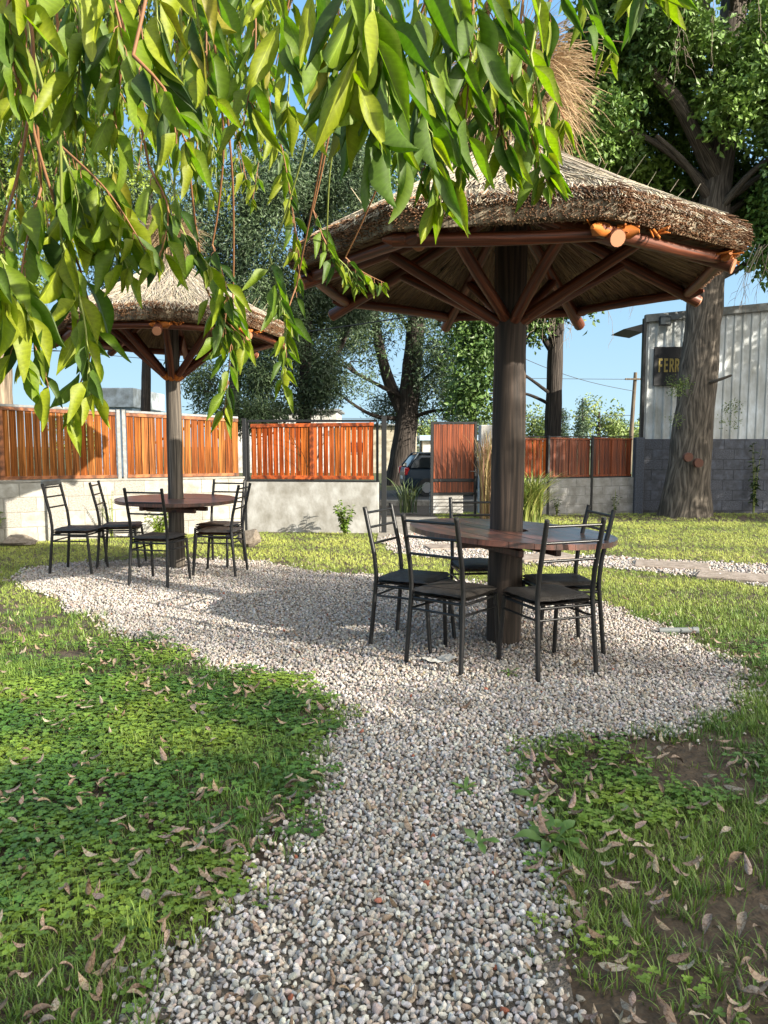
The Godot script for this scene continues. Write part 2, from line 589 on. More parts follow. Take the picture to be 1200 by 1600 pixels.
# ---------------------------------------------------------------- ground
func land(x: float, z: float) -> float:
	var d := clampf((-z - 13.4 + 0.02 * absf(x)) / 7.0, 0.0, 1.0)
	return -0.5 * d * d * (3.0 - 2.0 * d)

func sheet(outline: PackedVector2Array, y: float) -> Shape:
	var s := Shape.new()
	var ids := Geometry2D.triangulate_polygon(outline)
	for k in range(0, ids.size(), 3):
		var t := []
		for j in 3:
			var p := outline[ids[k + j]]
			t.append(Vector3(p.x, land(p.x, p.y) + y, p.y))
		s.tri(t[0], t[1], t[2], Vector3.UP)
	return s

func smooth_outline(pts: PackedVector2Array) -> PackedVector2Array:
	var out := pts
	for pass_ in 2:
		var q := PackedVector2Array()
		for i in out.size():
			var a := out[i]
			var b := out[(i + 1) % out.size()]
			q.append(a.lerp(b, 0.25))
			q.append(a.lerp(b, 0.75))
		out = q
	return out

func in_gravel(p: Vector2) -> bool:
	return Geometry2D.is_point_in_polygon(p, gravel_outline) or Geometry2D.is_point_in_polygon(p, path_outline)

# wobble that turns a clean outline into a ragged one
func ragged(p: Vector2, amount: float) -> Vector2:
	return p + Vector2(fine.get_noise_2d(p.x * 40.0, p.y * 40.0), fine.get_noise_2d(p.x * 40.0 + 300.0, p.y * 40.0)) * amount + Vector2(r(-1, 1), r(-1, 1)) * amount * 0.5

func build_ground() -> void:
	var xs := []
	var zs := []
	for k in 41:
		var t := (k - 20) / 20.0
		xs.append(signf(t) * (14.0 * absf(t) + 206.0 * pow(absf(t), 5.0)))
	for k in 61:
		var t := k / 60.0
		zs.append(14.0 - 44.0 * t - 230.0 * pow(t, 7.0))
	var p := []
	for z in zs:
		for x in xs:
			p.append(Vector3(x, land(x, z), z))
	var s := Shape.new()
	s.grid(p, xs.size(), zs.size(), Vector3.UP)
	ground_piece("ground", s, M.soil)
	gravel_outline = smooth_outline(PackedVector2Array([Vector2(-0.72, -1.2), Vector2(-0.63, -1.64), Vector2(-0.47, -2.02), Vector2(-0.33, -2.4), Vector2(-0.23, -2.85), Vector2(-0.36, -3.2), Vector2(-0.17, -3.7), Vector2(-0.45, -4.1), Vector2(-1.05, -4.47), Vector2(-1.93, -5.32), Vector2(-2.88, -6.5), Vector2(-3.65, -7.3), Vector2(-3.85, -7.9), Vector2(-2.9, -8.65), Vector2(-1.44, -8.55), Vector2(-0.75, -7.75), Vector2(-0.19, -7.45), Vector2(0.63, -7.35), Vector2(1.6, -6.6), Vector2(1.85, -5.85), Vector2(2.12, -5.1), Vector2(2.16, -4.3), Vector2(1.72, -3.68), Vector2(1.36, -3.37), Vector2(0.88, -3.37), Vector2(0.6, -3.1), Vector2(0.5, -2.85), Vector2(0.54, -2.5), Vector2(0.5, -2.1), Vector2(0.47, -1.8), Vector2(0.4, -1.2)]))
	path_outline = smooth_outline(PackedVector2Array([Vector2(0.0, -10.9), Vector2(0.84, -10.9), Vector2(0.9, -9.4), Vector2(1.7, -9.06), Vector2(4.17, -8.11), Vector2(6.5, -6.9), Vector2(6.0, -5.7), Vector2(4.35, -6.4), Vector2(3.58, -6.95), Vector2(2.68, -7.83), Vector2(1.6, -8.25), Vector2(0.0, -8.9)]))
	ground_piece("gravel_bed", sheet(gravel_outline, 0.004), M.gravel_bed)
	ground_piece("gravel_path", sheet(path_outline, 0.004), M.gravel_bed)
	ground_piece("entrance_pavement", sheet(PackedVector2Array([Vector2(-0.05, -13.4), Vector2(0.95, -13.4), Vector2(0.95, -9.9), Vector2(-0.1, -9.9)]), 0.012), M.concrete)
	var road := Shape.new()
	road.quad(Vector3(-90, -0.49, -22), Vector3(90, -0.49, -22), Vector3(90, -0.49, -28.5), Vector3(-90, -0.49, -28.5), Vector3.UP)
	ground_piece("street_asphalt", road, M.asphalt)
	var kerb := Shape.new()
	kerb.box(box_at(Vector3(0, -0.44, -21.9)), Vector3(180, 0.2, 0.16), 0.02)
	ground_piece("street_kerb", kerb, M.concrete)
	var drive := Shape.new()
	drive.quad(Vector3(-0.6, -0.484, -21.8), Vector3(2.4, -0.484, -21.8), Vector3(1.3, -0.30, -16.6), Vector3(-0.2, -0.30, -16.6), Vector3.UP)
	var far := Shape.new()
	far.quad(Vector3(-200, -0.486, -28.5), Vector3(200, -0.486, -28.5), Vector3(200, -0.486, -210), Vector3(-200, -0.486, -210), Vector3.UP)
	ground_piece("far_ground", far, M.far_grass)

func lay_gravel() -> void:
	rng.seed = 404
	var stones := []
	for k in 5:
		stones.append(stone_mesh(10 + k, r(0.6, 0.85)))
	var tones := [Color(0.56, 0.545, 0.53), Color(0.48, 0.47, 0.465), Color(0.65, 0.635, 0.62), Color(0.40, 0.39, 0.385), Color(0.52, 0.48, 0.43), Color(0.54, 0.46, 0.43), Color(0.74, 0.73, 0.715), Color(0.32, 0.25, 0.20), Color(0.50, 0.495, 0.495), Color(0.30, 0.285, 0.27)]
	var places := [[], [], [], [], []]
	var colors := [[], [], [], [], []]
	# [x range, z range, cell, size low, size high]
	for zone in [[-1.6, 2.4, -4.2, -1.15, 0.0148, 0.0078, 0.0160], [-4.0, 2.4, -6.0, -4.2, 0.0170, 0.0085, 0.0168], [-4.2, 2.4, -8.8, -6.0, 0.0205, 0.0095, 0.0175], [-0.2, 6.6, -11.0, -5.6, 0.029, 0.0135, 0.024]]:
		var cell: float = zone[4]
		var z: float = zone[2]
		while z < zone[3]:
			var x: float = zone[0]
			while x < zone[1]:
				var p := Vector2(x + r(0, cell), z + r(0, cell))
				x += cell
				var q := ragged(p, 0.15)
				if zone[4] > 0.025:
					if not Geometry2D.is_point_in_polygon(q, path_outline):
						continue
				elif not Geometry2D.is_point_in_polygon(q, gravel_outline):
					# strays
					if rng.randf() > 0.035 or not Geometry2D.is_point_in_polygon(p + (Vector2(0.4, -4.0) - p).normalized() * r(0, 0.35), gravel_outline):
						continue
				var k := rng.randi() % 5
				var size := r(zone[5], zone[6]) * (1.35 if rng.randf() < 0.05 else 1.0)
				places[k].append(Transform3D(any_turn().scaled(Vector3.ONE * size), Vector3(p.x, size * 0.45 + r(0.0, 0.012), p.y)))
				var tone: Color = tones[rng.randi() % tones.size()]
				var dusty := 0.5 + 0.5 * fine.get_noise_2d(p.x * 9.0, p.y * 9.0)
				colors[k].append(vary((tone * (1.08 if z < -4.2 else 1.25)).lerp(Color(0.62, 0.52, 0.47), 0.08 + 0.28 * dusty if z < -3.5 else 0.03), 0.13) if rng.randf() > 0.0025 else Color(0.42, 0.14, 0.08))
			z += cell
	for k in 5:
		many("gravel", stones[k], M.stone, places[k], colors[k])

func grow_grass() -> void:
	rng.seed = 77
	var lawn := tuft(9, 0.035, 0.042, 0.0034, 0.9)
	var lush := tuft(12, 0.03, 0.07, 0.0042, 0.8)
	var clov := clover(9, 0.05, 0.035, 0.012)
	var straw_bits := tuft(5, 0.04, 0.035, 0.003, 1.6)
	var lawn_p := []
	var lawn_c := []
	var lush_p := []
	var lush_c := []
	var clov_p := []
	var clov_c := []
	var dry_p := []
	var dry_c := []
	# [x0, x1, z0, z1, cell]
	for zone in [[-3.6, 3.6, -4.6, -1.0, 0.03], [-5.2, 4.6, -8.0, -4.6, 0.04], [-8.0, 7.6, -15.2, -8.0, 0.05]]:
		var cell: float = zone[4]
		var z: float = zone[2]
		while z < zone[3]:
			var x: float = zone[0]
			while x < zone[1]:
				var p := Vector2(x + r(0, cell), z + r(0, cell))
				x += cell
				if absf(p.x) > -p.y * 0.56 + 0.4:
					continue
				if in_gravel(ragged(p, 0.2)):
					continue
				if p.y < fence_line(p.x) + 0.12 and p.x < 0.0:
					continue
				if p.x > -0.1 and p.x < 0.95 and p.y < -9.9:
					continue
				var soft := patch.get_noise_2d(p.x * 30.0, p.y * 30.0)
				var bare := 0.0
				if p.y > -4.4 and p.x > 0.3:   # thin grass and bare soil towards the lower right
					bare = clampf((p.y + 2.9) * 0.7, 0.05, 0.8) - clampf((p.x - 0.95) * 0.5, 0.0, 0.3)
					bare = clampf(bare - soft * 1.9, 0.0, 0.96)
				elif p.x < 0.0 and p.y > -7.0:
					bare = clampf(0.12 - soft * 1.5, 0.0, 0.9) if p.y < -4.2 else clampf(0.02 - soft * 0.5, 0.0, 0.4)
					if p.y < -4.6:
						bare = maxf(bare, 0.3)
				else:
					bare = clampf(0.03 - soft * 0.7, 0.0, 0.6)
				if p.y < -12.6 and p.x > 3.0:
					bare = maxf(bare, 0.72)
				if rng.randf() < bare:
					continue
				var here := Vector3(p.x, land(p.x, p.y), p.y)
				var turn := Basis(Vector3.UP, r(0, TAU))
				var leafy_here := patch.get_noise_2d(p.x * 22.0 + 90.0, p.y * 22.0) + (0.38 if p.x < 0.0 else -0.1)
				if p.y > -5.0 and leafy_here > 0.16 + r(-0.42, 0.42):
					clov_p.append(Transform3D(turn.scaled(Vector3.ONE * r(0.55, 1.3)), here))
					clov_c.append(vary(Color(0.066, 0.145, 0.02).lerp(Color(0.175, 0.26, 0.03), clampf(0.42 + soft * 0.9 + 1.1 * fine.get_noise_2d(p.x * 70.0 + 40.0, p.y * 70.0), 0, 1)), 0.2))
				elif p.y > -6.0 and rng.randf() < (0.75 if p.y > -4.6 else 0.4):
					lush_p.append(Transform3D(turn.scaled(Vector3(1, r(0.45, 1.15), 1)), here))
					lush_c.append(vary(Color(0.080, 0.16, 0.024).lerp(Color(0.18, 0.255, 0.04), clampf(0.4 + soft, 0, 1)), 0.22))
				else:
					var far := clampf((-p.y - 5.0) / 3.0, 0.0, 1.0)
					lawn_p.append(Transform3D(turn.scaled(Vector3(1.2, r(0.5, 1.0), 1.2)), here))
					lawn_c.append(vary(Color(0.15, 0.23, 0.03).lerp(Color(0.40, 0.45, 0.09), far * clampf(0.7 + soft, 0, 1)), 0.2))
				if rng.randf() < 0.07:
					dry_p.append(Transform3D(turn, here))
					dry_c.append(vary(Color(0.32, 0.26, 0.13), 0.25))
			z += cell
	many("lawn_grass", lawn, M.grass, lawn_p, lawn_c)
	many("tall_grass", lush, M.grass, lush_p, lush_c)
	many("clover", clov, M.grass, clov_p, clov_c)
	many("dry_grass", straw_bits, M.grass, dry_p, dry_c)

func fence_line(x: float) -> float:
	if x < -2.08:
		return -11.35 - (x + 2.08) * 0.427
	return -11.35 + (x + 2.08) * 0.1

func scatter_leaves() -> void:
	rng.seed = 1311
	var shapes := []
	for k in 6:
		shapes.append(leaf_mesh(1.0, r(0.26, 0.44), r(-1.1, 1.1), r(0.15, 0.75), 7, 0.42, r(0.05, 0.14)))
	var singles := 0
	var rest_p := []
	var rest_c := []
	for k in 9000:
		var z := -1.15 - 7.5 * pow(rng.randf(), 1.5)
		var half := -z * 0.55 + 0.1
		var x := r(-half, half)
		var p := Vector2(x, z)
		var on_stones := in_gravel(p)
		var edge := in_gravel(p + Vector2(0.16, 0)) or in_gravel(p - Vector2(0.16, 0))
		var want := 0.0
		if on_stones:
			want = 0.06 if z > -4.0 else 0.14
		elif x > 0.2:
			want = clampf(0.5 - (x - 0.4) * 0.26, 0.18, 0.5) if z > -3.4 else 0.22
		else:
			want = 0.36 if z > -3.4 else 0.55
		if edge and not on_stones:
			want += 0.3
		if z < -5.5 and not on_stones:
			want *= 0.5
		if rng.randf() > want * clampf(0.75 + 0.8 * patch.get_noise_2d(x * 25.0, z * 25.0), 0.1, 1.5):
			continue
		var size := r(0.038, 0.078) if rng.randf() < 0.6 else r(0.03, 0.055)
		if z < -5.0:
			size *= 0.8
		var lift := 0.022 if on_stones else r(0.03, 0.062)
		var b := Basis(Vector3.UP, r(0, TAU)) * Basis(Vector3.RIGHT, PI * 0.5 + r(-0.15, 0.15)) * Basis(Vector3.UP, r(-0.35, 0.35) + (PI if rng.randf() < 0.5 else 0.0))
		var at := Transform3D(b.scaled(Vector3.ONE * size), Vector3(x, lift, z))
		if singles < 220 and z > -3.8 and size > 0.048 and rng.randf() < 0.6:
			singles += 1
			var o := obj("fallen_leaf", shapes[rng.randi() % 6], M["dry_%d" % (rng.randi() % 6)])
			tag(o, "dry curled fallen leaf, tan to brown, lying on the foreground grass, soil or gravel", "leaf", "dry leaves fallen in the foreground")
			o.transform = at
		else:
			rest_p.append(at)
			rest_c.append(vary([Color(0.33, 0.24, 0.17), Color(0.40, 0.31, 0.22), Color(0.24, 0.16, 0.10), Color(0.36, 0.26, 0.2), Color(0.42, 0.35, 0.25)][rng.randi() % 5], 0.2))
	many("leaf_litter", shapes[2], M.dry_leaf, rest_p, rest_c)


# ---------------------------------------------------------------- thatched shelters
func eight(a: float, rot: float) -> float:
	var f := fposmod(a - rot, TAU / 8.0) - TAU / 16.0
	return cos(TAU / 16.0) / cos(f)

func straw_stick(sides := 3) -> ArrayMesh:
	var s := Shape.new()
	s.tube([Vector3.ZERO, Vector3(0, 0.5, 0), Vector3(0, 1, 0)], [1.0, 0.95, 0.7], sides, true)
	return s.mesh()

func straw_arc() -> ArrayMesh:
	var s := Shape.new()
	var q := []
	for i in 6:
		var t := i / 5.0
		q.append(Vector3(0, sin(t * 1.25) / 1.1, 0.55 * t * t))
	s.tube(q, [0.0042, 0.004, 0.0036, 0.0031, 0.0025, 0.0015], 3, false)
	return s.mesh()

func pointing(y: Vector3, twist: float, thick: float, length: float) -> Basis:
	var d := y.normalized()
	var x := d.cross(Vector3.UP if absf(d.y) < 0.95 else Vector3.RIGHT).normalized().rotated(d, twist)
	return Basis(x * thick, d * length, x.cross(d) * thick)

func shelter(label: String, at: Vector3, R: float, ring: float, slope: float, rot: float, post_r: float, brace_y: float, knot: Vector2, seed_: int, density: float, lean: Vector3, bright_wood: bool) -> Node3D:
	rng.seed = seed_
	var o := thing("thatched_shelter", label, "parasol", at)
	var thick := 0.125
	var pitch := 0.46
	var re := R + 0.09
	var apex := ring + 0.07 + slope * R      # underside at the axis
	# post
	var s := Shape.new()
	var q := []
	var rad := []
	for i in 27:
		var t := i / 26.0
		q.append(Vector3(sin(t * 5.0 + seed_) * 0.006, -0.12 + (apex + 0.05) * t, cos(t * 4.0) * 0.006) + lean * t)
		rad.append(post_r * lerpf(1.04, 0.9, t) * (1.0 + 0.018 * sin(t * 17.0 + seed_)))
	s.tube(q, rad, 20, true, 0.035, rng)
	obj("post", s, M.pale_post_wood if bright_wood else M.post_wood, o)
	var corners := []
	for k in 8:
		var a := rot + TAU * k / 8.0 + r(-0.02, 0.02)
		corners.append(Vector3(cos(a), 0, -sin(a)))
	for k in 8:
		var d: Vector3 = corners[k]
		var e: Vector3 = corners[(k + 1) % 8]
		# rafter, its cut end showing below the eave
		var jut := r(0.02, 0.13) if k != 7 else -0.12
		s = Shape.new()
		limb(s, [d * 0.05 + Vector3.UP * (apex - 0.05), d * R * 0.55 + Vector3(0, lerpf(apex, ring, 0.55) - 0.03 + r(-0.01, 0.01), 0), d * (R + jut) + Vector3.UP * (ring - 0.035 - jut * slope)], 0.034, r(0.038, 0.044), 10, 0.06)
		var rafter := obj("rafter", s, M.log_wood, o)
		var tip := Shape.new()
		var out := (d * R * 0.45 + Vector3.UP * (ring - lerpf(apex, ring, 0.55))).normalized()
		var end := d * (R + jut) + Vector3.UP * (ring - 0.035 - jut * slope)
		tip.tube([end - out * 0.002, end + out * 0.006], [0.0405, 0.039], 14, true)
		obj("cut_end", tip, M.cut_wood, rafter)
		# brace from the post up to the rafter
		s = Shape.new()
		var hold := d * R * r(0.57, 0.64)
		hold.y = lerpf(apex, ring, 0.6) - 0.055
		var foot := d * (post_r * 0.82) + Vector3.UP * (brace_y + r(-0.015, 0.015)) + lean * (brace_y / apex)
		limb(s, [foot, foot.lerp(hold, 0.5) + Vector3(r(-0.012, 0.012), 0, r(-0.012, 0.012)), hold], 0.036, 0.034, 10, 0.06)
		var brace := obj("brace", s, M.log_wood, o)
		s = Shape.new()
		var along := (foot - hold).normalized()
		s.tube([foot - along * 0.045, foot + along * 0.008, foot + along * 0.03 - d * 0.012], [0.0375, 0.038, 0.014], 10, true)
		obj("cut_end", s, M.sunlit_cut if bright_wood else M.log_wood, brace)  # far brace feet get the sun on them as orange colour
		# eave log from corner to corner, with hewn ends
		s = Shape.new()
		var run := (e - d).normalized()
		var a0 := d * (R - 0.03) - run * r(0.03, 0.10) + Vector3.UP * (ring - 0.005 + 0.014 * (k % 2))
		var a1 := e * (R - 0.03) + run * r(0.03, 0.10) + Vector3.UP * (ring - 0.005 + 0.014 * ((k + 1) % 2))
		limb(s, [a0, a0.lerp(a1, 0.5) + Vector3(0, r(-0.012, 0.012), 0), a1], 0.036, 0.032, 10, 0.06)
		var eave := obj("eave_log", s, M.log_wood, o)
		for w in [[a0, -run, k], [a1, run, (k + 1) % 8]]:
			s = Shape.new()
			s.tube([w[0] - w[1] * 0.06, w[0] + w[1] * 0.004, w[0] + w[1] * 0.05 + d * 0.012], [0.037, 0.035, 0.010], 9, true, 0.12, rng)
			obj("hewn_end", s, M.sunlit_cut if w[2] < 2 else M.log_wood, eave)  # ends at the two sun-facing corners are coloured as sunlit
	# hewn chips under the thatch at two corners, sunlight put into their orange
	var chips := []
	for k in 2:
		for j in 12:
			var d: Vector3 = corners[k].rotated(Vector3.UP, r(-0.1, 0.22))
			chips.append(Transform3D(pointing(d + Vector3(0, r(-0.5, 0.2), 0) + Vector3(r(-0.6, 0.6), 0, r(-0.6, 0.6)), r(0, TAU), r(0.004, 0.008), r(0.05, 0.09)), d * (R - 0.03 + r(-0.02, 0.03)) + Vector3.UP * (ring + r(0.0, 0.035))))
	many("sunlit_chips", straw_stick(4), M.sunlit_cut, chips, [], o)
	# thatch body
	var rows := [[0.02, apex + 0.02], [0.3 * re, lerpf(apex, ring, 0.3) + 0.05], [0.75 * re, lerpf(apex, ring, 0.75) + 0.05], [re - 0.03, ring + 0.035], [re, ring + 0.05], [re + 0.008, ring + 0.04 + thick * 0.55], [re - 0.012, ring + 0.025 + thick], [re - 0.09, ring + 0.045 + thick + 0.09 * pitch]]
	for t: float in [0.8, 0.6, 0.42, 0.27, 0.17]:
		var steep := 0.16 * pow(maxf(1.0 - t, 0.0), 2.5)
		rows.append([re * t, ring + 0.045 + thick + pitch * (re * (1.0 - t)) + steep])
	var neck: float = knot.x
	rows.append([0.13, neck - 0.1])
	rows.append([0.085, neck])
	rows.append([0.11, neck + 0.12])
	rows.append([0.02, neck + 0.3])
	s = Shape.new()
	var pts := []
	var uvs := []
	var run_ := 0.0
	for i in rows.size():
		if i:
			run_ += Vector2(rows[i][0] - rows[i - 1][0], rows[i][1] - rows[i - 1][1]).length()
		for j in 65:
			var a := TAU * j / 64.0
			var w := eight(a, rot)
			var rr: float = rows[i][0] * lerpf(1.0, w, clampf(rows[i][0] / re * 1.2 - 0.2, 0, 1))
			var lump := fine.get_noise_3d(cos(a) * 60.0, i * 12.0 + seed_, sin(a) * 60.0) * (0.035 if i > 3 else 0.0)
			pts.append(Vector3(cos(a) * rr, rows[i][1] + lump, -sin(a) * rr))
			uvs.append(Vector2(float(j) / 64.0 * 12.0, run_))
	s.grid(pts, 65, rows.size(), Vector3.ZERO, uvs)
	var body := obj("thatch", s, M.thatch, o)
	# loose reeds on the slope, cut ends at the eave, reeds of the ceiling and the tied topknot
	var stick := straw_stick()
	var pl := []
	var cl := []
	for k in int(9000 * density):
		var a := r(0, TAU)
		var t0 := sqrt(r(0.02, 1.0))
		var length := r(0.18, 0.5)
		var r0 := maxf(re * t0, 0.12)
		var w := eight(a, rot)
		var rise := func(rr: float) -> float:
			var t := rr / re
			return ring + 0.045 + thick + pitch * (re - rr) + 0.16 * pow(maxf(1.0 - t, 0.0), 2.5)
		var b := a + r(-0.10, 0.10) / maxf(r0, 0.2)
		var r1 := minf(r0 + length, re + r(-0.02, 0.04))
		if r1 - r0 < 0.06:
			r0 = r1 - 0.1
		var from := Vector3(cos(a) * r0 * lerpf(1.0, w, t0), rise.call(r0) + r(0.0, 0.02), -sin(a) * r0 * lerpf(1.0, w, t0))
		var w1 := lerpf(1.0, eight(b, rot), r1 / re)
		var to := Vector3(cos(b) * r1 * w1, rise.call(r1) - (0.045 if r1 > re - 0.06 else 0.0) + r(0.004, 0.03), -sin(b) * r1 * w1)
		pl.append(Transform3D(pointing(to - from, r(0, TAU), r(0.0022, 0.0042), (to - from).length()), from))
		cl.append(vary(Color(0.47, 0.41, 0.31).lerp(Color(0.27, 0.235, 0.19), r(0, 1)), 0.22))
	many("loose_reeds", stick, M.straw, pl, cl, body)
	pl = []
	cl = []
	for k in int(15000 * density):
		var a := r(0, TAU)
		var w := eight(a, rot)
		var h := r(0.0, 1.0)
		var bulge := 0.022 * sin(h * PI) + 0.018 * fine.get_noise_2d(a * 180.0, h * 60.0)
		var length := r(0.06, 0.11)
		var dir := Vector3(cos(a), r(-0.55, 0.05), -sin(a)).normalized()
		var rr := re * w + bulge + r(-0.012, 0.014)
		var p := Vector3(cos(a) * rr, ring + 0.034 + (thick + 0.02) * h, -sin(a) * rr)
		pl.append(Transform3D(pointing(dir + Vector3(r(-0.22, 0.22), 0, r(-0.22, 0.22)), r(0, TAU), r(0.0026, 0.0046), length), p - dir * length))
		var dark := fine.get_noise_2d(a * 420.0, h * 160.0)
		cl.append(vary(Color(0.225, 0.115, 0.052).lerp(Color(0.115, 0.060, 0.032), clampf(0.5 + dark, 0, 1)), 0.3))
	many("reed_ends", straw_stick(4), M.straw, pl, cl, body)
	pl = []
	cl = []
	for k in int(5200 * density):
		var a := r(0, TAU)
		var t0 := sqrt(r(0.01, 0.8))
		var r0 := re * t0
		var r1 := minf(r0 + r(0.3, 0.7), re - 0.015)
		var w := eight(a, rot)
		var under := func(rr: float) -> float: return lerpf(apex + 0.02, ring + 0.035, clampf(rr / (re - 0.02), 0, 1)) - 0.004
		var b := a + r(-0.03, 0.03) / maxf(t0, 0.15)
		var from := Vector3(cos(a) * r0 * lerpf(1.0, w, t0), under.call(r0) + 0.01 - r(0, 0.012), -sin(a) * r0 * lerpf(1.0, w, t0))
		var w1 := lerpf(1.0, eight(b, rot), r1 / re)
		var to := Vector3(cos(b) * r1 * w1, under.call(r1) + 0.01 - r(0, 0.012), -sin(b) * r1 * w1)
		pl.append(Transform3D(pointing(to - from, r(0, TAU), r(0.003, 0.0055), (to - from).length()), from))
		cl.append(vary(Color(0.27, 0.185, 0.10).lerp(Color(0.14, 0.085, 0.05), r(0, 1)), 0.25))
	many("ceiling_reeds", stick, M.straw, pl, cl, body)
	var top := Node3D.new()
	top.name = "topknot"
	o.add_child(top, true)
	pl = []
	cl = []
	for k in int(3000 * density):
		var a := r(0, TAU)
		var el := r(-0.35, 1.0) + (0.35 if rng.randf() < 0.3 else 0.0)
		var d := Vector3(cos(a) * cos(el), sin(el), -sin(a) * cos(el))
		var x := Vector3(-sin(a), 0, -cos(a))
		var down := x.cross(d)
		if down.y > 0.0:
			x = -x
			down = -down
		var length := knot.y * r(0.65, 1.15) * (1.35 if rng.randf() < 0.06 else 1.0)
		var p := Vector3(cos(a) * r(0, 0.07), neck + 0.02 + r(0.0, 0.26) * knot.y / 0.4, -sin(a) * r(0, 0.07))
		pl.append(Transform3D(Basis(x * r(0.7, 1.1), d * length, down * length * r(0.5, 1.35)), p))
		cl.append(vary(Color(0.50, 0.37, 0.21).lerp(Color(0.34, 0.215, 0.115), r(0, 1)), 0.22))
	many("reeds", straw_arc(), M.straw, pl, cl, top)
	s = Shape.new()
	s.tube([Vector3(0, neck - 0.02, 0), Vector3(0, neck + 0.03, 0)], [0.095, 0.095], 16, false)
	obj("binding", s, M.pole_wood, top)
	# stray reeds standing off the eave
	pl = []
	cl = []
	for k in 60:
		var a := r(0, TAU)
		var rr := re * eight(a, rot) * r(0.55, 1.0)
		var d := Vector3(cos(a) * 0.8, r(0.2, 1.2), -sin(a) * 0.8)
		pl.append(Transform3D(pointing(d, r(0, TAU), 0.0018, r(0.06, 0.16)), Vector3(cos(a) * rr, ring + 0.05 + thick + pitch * (re - rr), -sin(a) * rr)))
		cl.append(vary(Color(0.5, 0.44, 0.32), 0.2))
	many("stray_reeds", stick, M.straw, pl, cl, body)
	return o


# ---------------------------------------------------------------- tables and chairs
func table(label: String, at: Vector3, rad: float, hole: float, tilt: Vector3, turn: float, height: float) -> Node3D:
	var o := thing("round_table", label, "table", at, 0.0, "")
	o.rotation = tilt
	var top := Node3D.new()
	top.name = "tabletop"
	o.add_child(top, true)
	var basis := Basis(Vector3.UP, turn)
	var wide := 0.125
	var n := int(ceil(2.0 * rad / wide))
	for k in n:
		var x0 := -rad + k * 2.0 * rad / n + 0.0012
		var x1 := -rad + (k + 1) * 2.0 * rad / n - 0.0012
		# each plank may be split by the post's hole
		var spans := [[-1.0, 1.0]]
		if x0 < hole and x1 > -hole:
			spans = [[-1.0, 0.0], [0.0, 1.0]]
		for sp in spans:
			var far := PackedVector2Array()
			var near := PackedVector2Array()
			for i in 9:
				var x := lerpf(x0, x1, i / 8.0)
				var e := sqrt(maxf(rad * rad - x * x, 0.0))
				var h := sqrt(maxf(hole * hole - x * x, 0.0))
				far.append(Vector2(x, e if sp[1] > 0.5 else -h))
				near.append(Vector2(x, -e if sp[0] < -0.5 else h))
			var s := Shape.new()
			var y0 := height - 0.034
			var y1 := height + r(-0.0008, 0.0008)
			for i in 8:
				var f0 := Vector3(far[i].x, y1, far[i].y)
				var f1 := Vector3(far[i + 1].x, y1, far[i + 1].y)
				var n0 := Vector3(near[i].x, y1, near[i].y)
				var n1 := Vector3(near[i + 1].x, y1, near[i + 1].y)
				var dn := Vector3(0, y0 - y1, 0)
				s.quad(n0, n1, f1, f0, Vector3.UP)
				s.quad(n0 + dn, n1 + dn, f1 + dn, f0 + dn, Vector3.DOWN)
				s.quad(f0, f1, f1 + dn, f0 + dn, Vector3((f0.x) * 0.5, 0, 1 if sp[1] > 0.5 else 1))
				s.quad(n0, n1, n1 + dn, n0 + dn, Vector3((n0.x) * 0.5, 0, -1))
			for i in [0, 8]:
				var dn := Vector3(0, y0 - y1, 0)
				var f0 := Vector3(far[i].x, y1, far[i].y)
				var n0 := Vector3(near[i].x, y1, near[i].y)
				s.quad(n0, f0, f0 + dn, n0 + dn, Vector3(-1 if i == 0 else 1, 0, 0))
			var pk := obj("plank", s, M.table_wood, top)
			pk.basis = basis
	for k: float in [-1.0, 1.0]:
		var s := Shape.new()
		s.box(Transform3D(basis, basis * Vector3(0, height - 0.063, k * (hole + 0.035))), Vector3(rad * 1.55, 0.055, 0.045), 0.004)
		obj("bearer", s, M.table_dark, o)
		s = Shape.new()
		s.box(Transform3D(basis, basis * Vector3(k * (hole + 0.04), height - 0.113, 0)), Vector3(0.045, 0.045, rad * 0.9), 0.004)
		obj("cross_bearer", s, M.table_dark, o)
	return o

